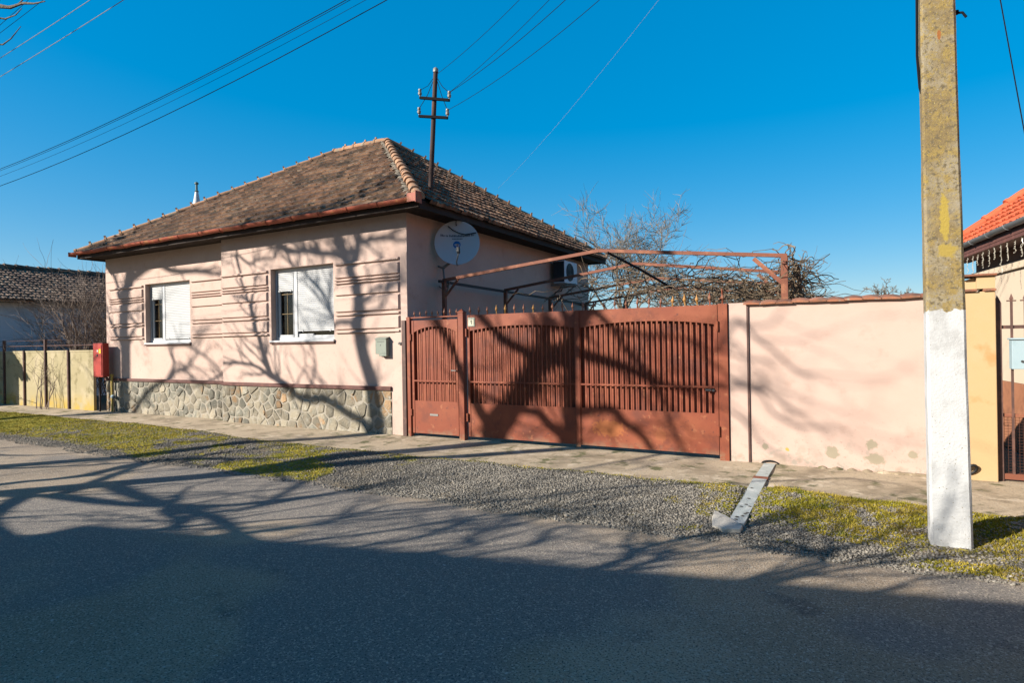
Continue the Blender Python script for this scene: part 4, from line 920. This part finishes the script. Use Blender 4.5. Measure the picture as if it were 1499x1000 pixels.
b.tube([(-15.30, 1.6, -.1), (-15.40, 1.6, 1.0), (-15.80, 1.6, 1.9), (-16.50, 1.7, 2.6), (-17.60, 1.8, 3.3)], [.08, .07, .05, .035, .012], 6); b.tube([(-15.45, 1.6, 1.2), (-15.35, 1.6, 2.2), (-15.60, 1.5, 3.0)], [.05, .035, .012], 6); b.tube([(-15.50, 1.6, 1.3), (-16.50, 1.8, 2.2), (-17.90, 2, 2.55)], [.045, .03, .01], 6)
for k in range(44):
    t = rnd.random(); p = Vector((-15.5-2.2*t, 1.6, 1.5+1.9*t)); grow(b, p, Vector((rnd.uniform(-1, .8), rnd.uniform(-.5, .5), rnd.uniform(-.1, 1))).normalized(), rnd.uniform(.4, .8), .008, 2, rnd, (2, 3), .8, .15, .03, .6, .0035)
b.build('branches', M['twigdark'], lt)
sh = thing('bare_shrub', (-16.2, 2.6, -.1), 'dense brown leafless shrub filling the gap between white house and pink house', 'shrub'); b = MB(); rnd = random.Random(29)
for k in range(110):
    x = -17.9+3.3*rnd.random()**.7; y = rnd.uniform(1.6, 3.6); p = Vector((x, y, rnd.uniform(-.1, .6)))
    grow(b, p, Vector((rnd.uniform(-.35, .35), rnd.uniform(-.3, .3), 1)).normalized(), rnd.uniform(2.0, 3.1)*(1.0 if x > -16.9 else .62), .015, 2, rnd, (4, 6), .7, .14, .02, .6, .006)
b.build('stems', M['twigdark'], sh)
ls = thing('bare_shrub', (-18.0, 1.0, -.1), 'grey leafless shrub at the far left in front of the white wall', 'shrub'); b = MB(); rnd = random.Random(33)
for k in range(30): grow(b, Vector((rnd.uniform(-18.6, -16.4), rnd.uniform(.6, 1.4), .0)), Vector((rnd.uniform(-.3, .3), rnd.uniform(-.2, .2), 1)).normalized(), rnd.uniform(1.0, 1.5), .012, 2, rnd, (3, 5), .7, .14, .02, .6, .004)
b.build('stems', M['twig'], ls)
oh = thing('old_white_house', (-21, 4, -.1), 'low white house with old brown tiled roof at the left edge', 'house')
HX = -19.0
b = MB(); b.box(HX-5, HX, -4, 12, -.2, 3.52); b.build('wall', M['white_wall'], oh)
ps = math.radians(24); b = MB(); n_ = (math.cos(ps), math.sin(ps)); RL = 3.6
b.add([(HX+.45, -4.3, 3.50), (HX+.45, 12.3, 3.50), (HX+.45-RL*n_[0], 12.3, 3.50+RL*n_[1]), (HX+.45-RL*n_[0], -4.3, 3.50+RL*n_[1]), (HX+.45-2*RL*n_[0], -4.3, 3.5), (HX+.45-2*RL*n_[0], 12.3, 3.5)], [(0,1,2,3), (3,2,5,4)]); b.m = 1
random.seed(15)
tile_field(b, (HX+.47, -4.3, 3.49), (0,1,0), (-n_[0], 0, n_[1]), lambda a, c: c < RL, 70, 13, .235, .285, roll=.03, lift=.04, jitter=.008)
oroof = b.build('roof', [M['darkwood'], M['oldtile']], oh)
b = MB(); ridge_line(b, (HX+.45-RL*n_[0], -4.3, 3.56+RL*n_[1]), (HX+.45-RL*n_[0], 12.3, 3.56+RL*n_[1]), r=.12, knob=False); b.build('ridge_cap', M['oldtile'], oroof, smooth=45)
b = MB(); b.box(HX, HX+.44, -4.2, 12.2, 3.40, 3.46); b.build('eave_board', M['ridge'], oh)

# ---------------------------------------------------------------- wires
def cable(P, Q, sag, r, m, label, group=None, n=24):
    P = Vector(P); Q = Vector(Q); b = MB(); b.tube([P.lerp(Q, i/n)+Vector((0, 0, -4*sag*(i/n)*(1-i/n))) for i in range(n+1)], r, 5)
    o = b.build('overhead_wire', m, None); return tag(o, label, 'wire', group or 'overhead wires')
PT_ = Vector((7.87, -2.68, 0))
cable(ins_pts[1], (8.3, -2.9, 8.05), .42, .005, M['wire'], 'drooping wire from the right insulator of the mast upper crossarm')
cable(ins_pts[1]+Vector((.02, 0, .01)), (7.7, -2.9, 8.0), .30, .004, M['wire'], 'second thinner wire leaving the mast upper right insulator')
cable(ins_pts[3], (8.8, -2.9, 7.9), .50, .0045, M['wire'], 'lowest drooping wire leaving the mast lower crossarm to the right')
cable(top-up*.12, (7.3, -2.9, 8.1), .35, .004, M['wire'], 'topmost drooping wire leaving the mast head to the right')
cable((-3.2, 9.0, 7.0), (8.1, -2.6, 7.9), .30, .0022, M['wirepale'], 'faint thin wire rising right from behind the roof ridge')
def street(k, z0, xm, y, r, m, label, x0=-32, x1=8.0):
    b = MB(); b.tube([(x, y, z0+k*(x-xm)**2) for x in np.linspace(x0, x1, 40)], r, 5); tag(b.build('overhead_wire', m, None), label, 'wire', 'overhead wires')
street(.00447, 5.727, -12, -2.70, .0055, M['wire'], 'thick upper cable of the bundle crossing the sky along the street')
street(.00447, 5.66, -12, -2.74, .004, M['wire'], 'thin cable just below the top one of the street bundle')
street(.0046, 5.59, -12, -2.66, .003, M['wire'], 'third thin cable in the street bundle')
street(.0049, 5.345, -12, -2.70, .006, M['wire'], 'lowest street cable spaced apart under the bundle')
for i, (za, sl, r, lab) in enumerate(((5.55, .058, .004, 'lower of the two pale cables at the upper left corner'), (5.81, .056, .004, 'upper of the two pale cables at the upper left corner'), (6.27, .14, .003, 'fine dark wire nearest the twigs at the upper left corner'), (6.16, .093, .003, 'fine dark wire between twigs and pale cables at the upper left'))):
    b = MB(); b.tube([(x, -5.0, za+sl*(x+3.16)+.003*(x+3.2)*(x+.1)) for x in np.linspace(-12, 2.5, 24)], r, 5); tag(b.build('overhead_wire', M['wirepale'] if i < 2 else M['wire'], None), lab, 'wire', 'overhead wires')
cable((8.0, -2.7, 7.0), (8.62, -2.2, 3.0), -.0, .005, M['wire'], 'black cable slanting down beside the concrete pole at the right edge')

# ---------------------------------------------------------------- across the street (behind the viewer): what throws the shade on the road
hr = math.radians(13.5); ho = thing('house_across_street', (-8.15, -16.13, -.1), 'tall lean-to roofed house across the street that shades the near road', 'house', rz=hr)
RH = 6.55
b = MB(); b.add([(0,-6,-.1), (14,-6,-.1), (14,-.15,-.1), (0,-.15,-.1), (0,-6,4.6), (14,-6,4.6), (14,-.15,RH-.1), (0,-.15,RH-.1)], [(0,3,2,1), (4,5,6,7), (0,1,5,4), (1,2,6,5), (2,3,7,6), (3,0,4,7)]); b.build('wall', M['cream'], ho, local=True)
b = MB(); b.add([(-.05,-6.4,4.52), (14.2,-6.4,4.52), (14.2,0,RH-.04), (-.05,0,RH-.04), (-.05,-6.4,4.58), (14.2,-6.4,4.58), (14.2,0,RH+.05), (-.05,0,RH+.05)], [(0,3,2,1), (4,5,6,7), (0,1,5,4), (1,2,6,5), (2,3,7,6), (3,0,4,7)]); b.build('roof', M['tile'], ho, local=True)
for wx in (2.5, 6.5, 10.5):
    b = MB(); b.box(wx, wx+1.2, -.15, -.11, 1.0, 2.5); b.build('window', M['pvc'], ho, local=True)
def street_tree(base, label, trunk, limbs, seed, name='street_tree', ntw=3, trunk_r=(.22, .19), cat='tree', extra=(), lmax=99, rs=1.0, dens=.42):
    """limbs are given as lateral offset and height on a sheet through the trunk facing the sun; depth wanders smoothly."""
    B = Vector(base); hp = Vector((H.y, -H.x, 0)); rnd = random.Random(seed); ta = math.tan(SUN_EL); t = thing(name, base, label, cat, 'street trees and bushes across the road')
    def P(l, z):
        off = (1.1*math.sin(.9*l+.35*z+seed)+.5*math.sin(2.1*l-.8*z))*min(1, max(0, (z-2.0)/3.0)); return B+hp*l+Vector((0, 0, z+.1-.1))-Vector((0, 0, B.z))+H*off-Vector((0, 0, off*ta))
    tb = MB(); tp = [P(*q) for q in trunk]; tb.tube(tp, [trunk_r[0]+(trunk_r[1]-trunk_r[0])*i/(len(tp)-1) for i in range(len(tp))], 10); tb.build('trunk', M['bark'], t, smooth=60)
    cb = MB()
    for r0, r1, pts in limbs:
        bare = pts[-1][0] > lmax and pts[-1][1] > 7; q_ = .5 if bare else rs; r0 *= q_; r1 *= q_
        Q = [P(*q) for q in pts]
        # resample for smoother limbs
        R = [Q[0]]
        for i in range(len(Q)-1):
            a = Q[max(i-1, 0)]; p, q = Q[i], Q[i+1]; c = Q[min(i+2, len(Q)-1)]
            for s in (.34, .67, 1.0):
                R.append(.5*((2*p)+(q-a)*s+(2*a-5*p+4*q-c)*s*s+(3*p-a-3*q+c)*s**3))
        rad = [r0+(r1-r0)*i/(len(R)-1) for i in range(len(R))]; cb.tube(R, rad, 7 if r0 > .05 else 5)
        for i in range(1, len(R)):
            for k in range(ntw if rnd.random() < .75 else 1):
                d = (R[i]-R[i-1]).normalized(); pr = Vector((rnd.gauss(0, 1), rnd.gauss(0, 1), rnd.gauss(.2, .8))); pr = (pr-d*pr.dot(d)).normalized(); a = rnd.uniform(.4, 1.1)
                if rnd.random() < (.06 if bare else dens): grow(cb, R[i], (d*math.cos(a)+pr*math.sin(a)), rnd.uniform(.5, 1.35), min(.026, rad[i]*.55), 2, rnd, (1, 3), .7, .15, .03, .65, .004)
        e = (R[-1]-R[-2]).normalized()
        for k in range(1 if bare else 2): grow(cb, R[-1], (e+Vector((rnd.uniform(-.4, .4), rnd.uniform(-.4, .4), rnd.uniform(-.3, .4)))).normalized(), rnd.uniform(.6, 1.1), r1*.8, 2, rnd, (2, 3), .7, .15, .02, .65, .004)
    for r0, r1, Q in extra: cb.tube(Q, [r0+(r1-r0)*i/(len(Q)-1) for i in range(len(Q))], 6)
    cb.build('crown', M['bark'], t); return t
street_tree((-18.02,-10.34,-.1), 'leafless street tree standing out of view beyond the far left of the road', [(0,-.1),(-.05,2.5),(-.25,5.0),(-.35,6.4)], [
 (.20,.16,[(-.35,6.37),(-.33,7.33),(-.31,8.39),(-.25,9.56),(-.13,10.20),(-.09,10.56)]),
 (.10,.05,[(-.2,4.6),(-.63,6.30),(-.87,6.75),(-.96,7.33)]),
 (.09,.04,[(-.31,7.99),(-.61,8.48),(-.85,8.80),(-.92,8.93)]),
 (.08,.04,[(-.30,9.2),(-.65,9.94),(-.89,10.22)]),
 (.12,.05,[(-.15,10.1),(.21,10.40),(.57,10.68),(.83,10.85),(1.38,10.81),(2.08,11.02),(2.64,11.14)]),
 (.08,.03,[(-.2,5.6),(-.04,6.46),(.30,7.06),(.76,7.60),(1.20,7.97),(1.45,8.31),(1.80,8.54),(2.04,8.91)]),
 (.06,.03,[(-.31,8.2),(.14,8.96),(-.05,9.18),(.35,9.52)]),
 (.05,.03,[(1.14,7.95),(1.39,8.47),(1.22,8.78),(1.70,9.06),(2.15,9.05),(2.59,8.95),(2.86,8.71)]),
], 1, ntw=2)
street_tree((-9.03,-10.25,-.1), 'leafless street tree behind the viewer, second from the left across the road', [(0,-.1),(.03,2.2),(.04,4.2),(-.01,6.45)], [
 (.20,.13,[(-.01,6.40),(-.10,7.10),(-.23,7.52),(-.35,7.91),(-.38,8.34),(-.34,8.72),(-.40,9.13),(-.51,9.39)]),
 (.11,.07,[(-.50,9.35),(-.60,9.54),(-.75,9.70),(-.81,9.99),(-.79,10.21),(-.77,10.49),(-.7,11.2)]),
 (.10,.06,[(-.50,9.35),(-.40,9.83),(-.38,10.11),(-.40,10.34),(-.36,10.71),(-.3,11.4)]),
 (.08,.04,[(-.37,9.99),(-.07,10.15),(.22,10.24),(.45,10.27),(.73,10.40)]),
 (.09,.05,[(-.55,9.5),(-.69,9.60),(-.94,9.62),(-1.21,9.54),(-1.55,9.51),(-1.90,9.38),(-2.15,9.44),(-2.41,9.63)]),
 (.06,.04,[(-1.21,9.54),(-1.31,9.73),(-1.44,9.89),(-1.61,10.03)]),
 (.12,.08,[(.03,5.4),(-.19,6.38),(-.60,6.48),(-1.11,6.56),(-1.61,6.34),(-1.95,6.46),(-2.35,6.53),(-2.49,6.68),(-2.67,7.18),(-2.80,7.75)]),
 (.05,.03,[(-2.40,6.52),(-2.87,6.57),(-3.62,6.31),(-4.20,5.90),(-4.59,5.52)]),
 (.07,.03,[(-.36,8.38),(-.68,8.30),(-.92,8.18),(-1.16,8.44),(-1.19,8.80),(-1.14,9.24)]),
 (.06,.03,[(-.30,8.73),(.0,9.19),(.29,9.32),(.53,9.50)]),
 (.05,.03,[(-.34,8.57),(.07,8.82),(.21,9.08),(.25,9.27)]),
 (.06,.03,[(-1.16,8.44),(-1.44,8.88),(-1.69,9.00),(-1.90,9.21)]),
 (.04,.02,[(-1.52,6.45),(-1.34,7.22),(-1.46,7.56)]),
 (.05,.03,[(-2.80,7.75),(-3.27,8.89),(-2.93,8.82),(-2.69,8.98),(-2.31,9.13)]),
 (.07,.03,[(.03,1.9),(-.9,2.2),(-1.77,2.39),(-1.81,2.85),(-.9,3.5),(-.84,4.43),(-.43,5.23)]),
 (.07,.03,[(.03,3.1),(.5,3.9),(.7,4.7),(.75,5.4)]),
], 2, rs=.82, trunk_r=(.2, .16))
street_tree((-6.34,-10.41,-.1), 'big leafless street tree behind the viewer opposite the driveway gate', [(0,-.1),(.0,1.6),(.05,3.4),(.12,4.4)], [
 (.23,.17,[(.10,4.2),(-.12,5.5),(-.17,6.55),(-.02,6.94),(.12,7.27),(.30,7.66),(.46,8.04)]),
 (.17,.12,[(.46,8.04),(.65,8.23),(.89,8.46),(.99,8.75),(1.13,9.10),(1.36,9.50),(1.49,9.94),(1.6,10.6)]),
 (.10,.06,[(.46,8.04),(.26,8.19),(-.05,8.25),(-.20,8.40),(-.39,8.57),(-.58,8.87),(-.7,9.4)]),
 (.12,.06,[(-.16,5.9),(-.23,6.61),(-.39,6.86),(-.55,7.18),(-.68,7.49),(-.85,7.76),(-1.02,8.07),(-1.13,8.28),(-1.2,8.8)]),
 (.17,.13,[(.12,4.3),(.6,5.6),(.94,7.01),(.93,7.64),(.96,8.43)]),
 (.11,.06,[(.94,6.99),(.64,7.10),(.49,7.23),(.19,7.13)]),
 (.11,.05,[(.96,8.43),(1.27,8.46),(1.54,8.46),(1.76,8.44),(1.97,8.39),(2.22,8.41)]),
 (.11,.06,[(1.13,9.2),(1.39,9.12),(1.55,8.93),(1.67,8.70),(1.89,8.54),(2.05,8.24),(2.21,7.78),(2.33,7.52)]),
 (.08,.04,[(1.45,9.0),(1.81,9.04),(2.12,9.12),(2.43,9.18),(2.62,9.10),(2.81,9.12)]),
 (.09,.05,[(.93,7.4),(1.46,7.73),(1.64,7.59),(1.87,7.49),(1.98,7.32)]),
 (.06,.03,[(2.43,9.20),(2.54,8.99),(2.73,8.88),(2.98,8.72),(3.21,8.76),(3.36,8.65),(3.56,8.60)]),
 (.06,.03,[(2.7,9.1),(2.93,9.64),(3.09,9.47),(3.29,9.35),(3.51,9.14),(3.68,9.20)]),
 (.045,.03,[(2.0,8.4),(2.83,8.32),(3.06,8.14),(3.20,7.98),(3.42,7.94)]),
 (.045,.03,[(2.98,8.72),(3.16,8.70),(3.26,8.49),(3.40,8.43),(3.52,8.41),(3.67,8.49)]),
 (.04,.02,[(2.9,9.64),(3.01,9.58),(3.24,9.69),(3.34,9.87),(3.42,10.01)]),
 (.04,.02,[(2.8,9.12),(2.88,9.33),(3.05,9.14),(3.21,9.18),(3.33,9.08)]),
 (.09,.05,[(.02,2.2),(-.60,2.94),(-.65,3.20),(-.76,3.40),(-1.48,3.67),(-1.31,4.04),(-.94,4.30)]),
 (.09,.04,[(.03,3.0),(.47,3.35),(-.22,3.5),(-1.37,3.68)]),
 (.08,.03,[(.47,3.35),(1.30,3.77),(1.77,4.14),(2.01,4.45),(2.00,4.71),(1.86,5.00)]),
 (.08,.03,[(.06,3.6),(1.2,3.9),(2.4,4.3),(3.4,4.5),(4.2,4.9)]),
 (.07,.03,[(.06,3.2),(1.4,3.2),(2.6,3.5),(3.6,3.6)]),
], 3, lmax=2.3, rs=.98, dens=.22)
street_tree((-3.6,-10.7,-.1), 'many stemmed leafless roadside bush behind the viewer, nearer the middle', [(0,-.1),(.02,.4)], [
 (.05,.03,[(0,.3),(.2,1.8),(.37,3.36),(.25,3.40),(-.10,3.50),(-.14,3.77),(-1.10,4.02)]),
 (.05,.03,[(0,.3),(.1,2.0),(.37,3.36),(-.38,3.31),(-1.01,3.34)]),
 (.04,.02,[(0,.3),(.5,2.2),(.84,3.68),(.87,3.88),(.85,4.20)]),
 (.04,.02,[(0,.3),(.6,2.4),(.84,3.88),(.79,4.14),(.45,4.44),(.50,4.68)]),
 (.04,.02,[(0,.3),(.9,2.4),(1.34,4.02),(1.34,4.50),(1.26,4.79),(1.41,5.06)]),
 (.04,.02,[(0,.3),(1.1,2.4),(1.71,4.19),(1.54,4.61),(1.39,4.76),(1.43,5.02)]),
 (.05,.02,[(0,.3),(1.4,2.5),(2.13,4.48),(1.91,4.67),(1.80,4.78)]),
 (.05,.02,[(0,.3),(1.5,2.4),(2.37,4.61),(1.99,5.08),(2.02,5.21)]),
], 4, trunk_r=(.09,.08), cat='bush', name='roadside_bush', extra=[
 (.026,.003,[(-3.4,-10.6,2.6),(-1,-9.3,4.4),(.4,-8.5,4.7),(1.2,-7.8,4.52),(1.7,-7.4,4.28),(2.1,-7.05,4.05),(2.28,-7.0,4.01),(2.45,-7.0,3.99),(2.58,-6.99,3.955),(2.70,-6.98,3.94)]),
 (.008,.002,[(1.9,-7.2,4.14),(2.1,-7.05,4.07),(2.25,-7.0,4.025),(2.38,-7.0,4.00),(2.50,-7.0,4.02),(2.60,-7.0,4.015)]),
 (.007,.002,[(2.0,-7.1,4.0),(2.2,-7.0,3.955),(2.35,-7.0,3.94),(2.44,-7.0,3.96)]),
 (.009,.002,[(1.5,-7.5,4.4),(1.8,-7.2,4.05),(2.0,-7.05,3.82),(2.16,-7.0,3.79),(2.28,-7.0,3.80),(2.42,-7.0,3.845)])])
street_tree((1.6,-10.0,-.1), 'smaller leafless roadside bush behind the viewer near the shaded house', [(0,-.1),(.0,.4)], [
 (.06,.025,[(0,.3),(-.2,1.8),(-.56,3.18),(-.77,3.40),(-.86,3.71),(-.82,3.85)]),
 (.05,.02,[(0,.3),(-.1,1.9),(-.43,3.25),(-.61,3.48),(-.66,3.59)]),
 (.05,.02,[(0,.3),(.15,2.2),(.19,3.79),(.08,4.00),(-.01,4.09),(-.03,4.33)]),
 (.05,.02,[(0,.3),(.1,2.6),(.08,4.00),(-.19,3.96),(-.39,3.88),(-.54,3.59)]),
 (.05,.02,[(0,.3),(.2,2.2),(.23,3.79),(.31,4.19),(.38,4.32)]),
 (.05,.02,[(0,.3),(.4,2.3),(.65,3.85),(.62,4.15),(.78,4.47)]),
], 5, trunk_r=(.08,.07), cat='bush', name='roadside_bush')
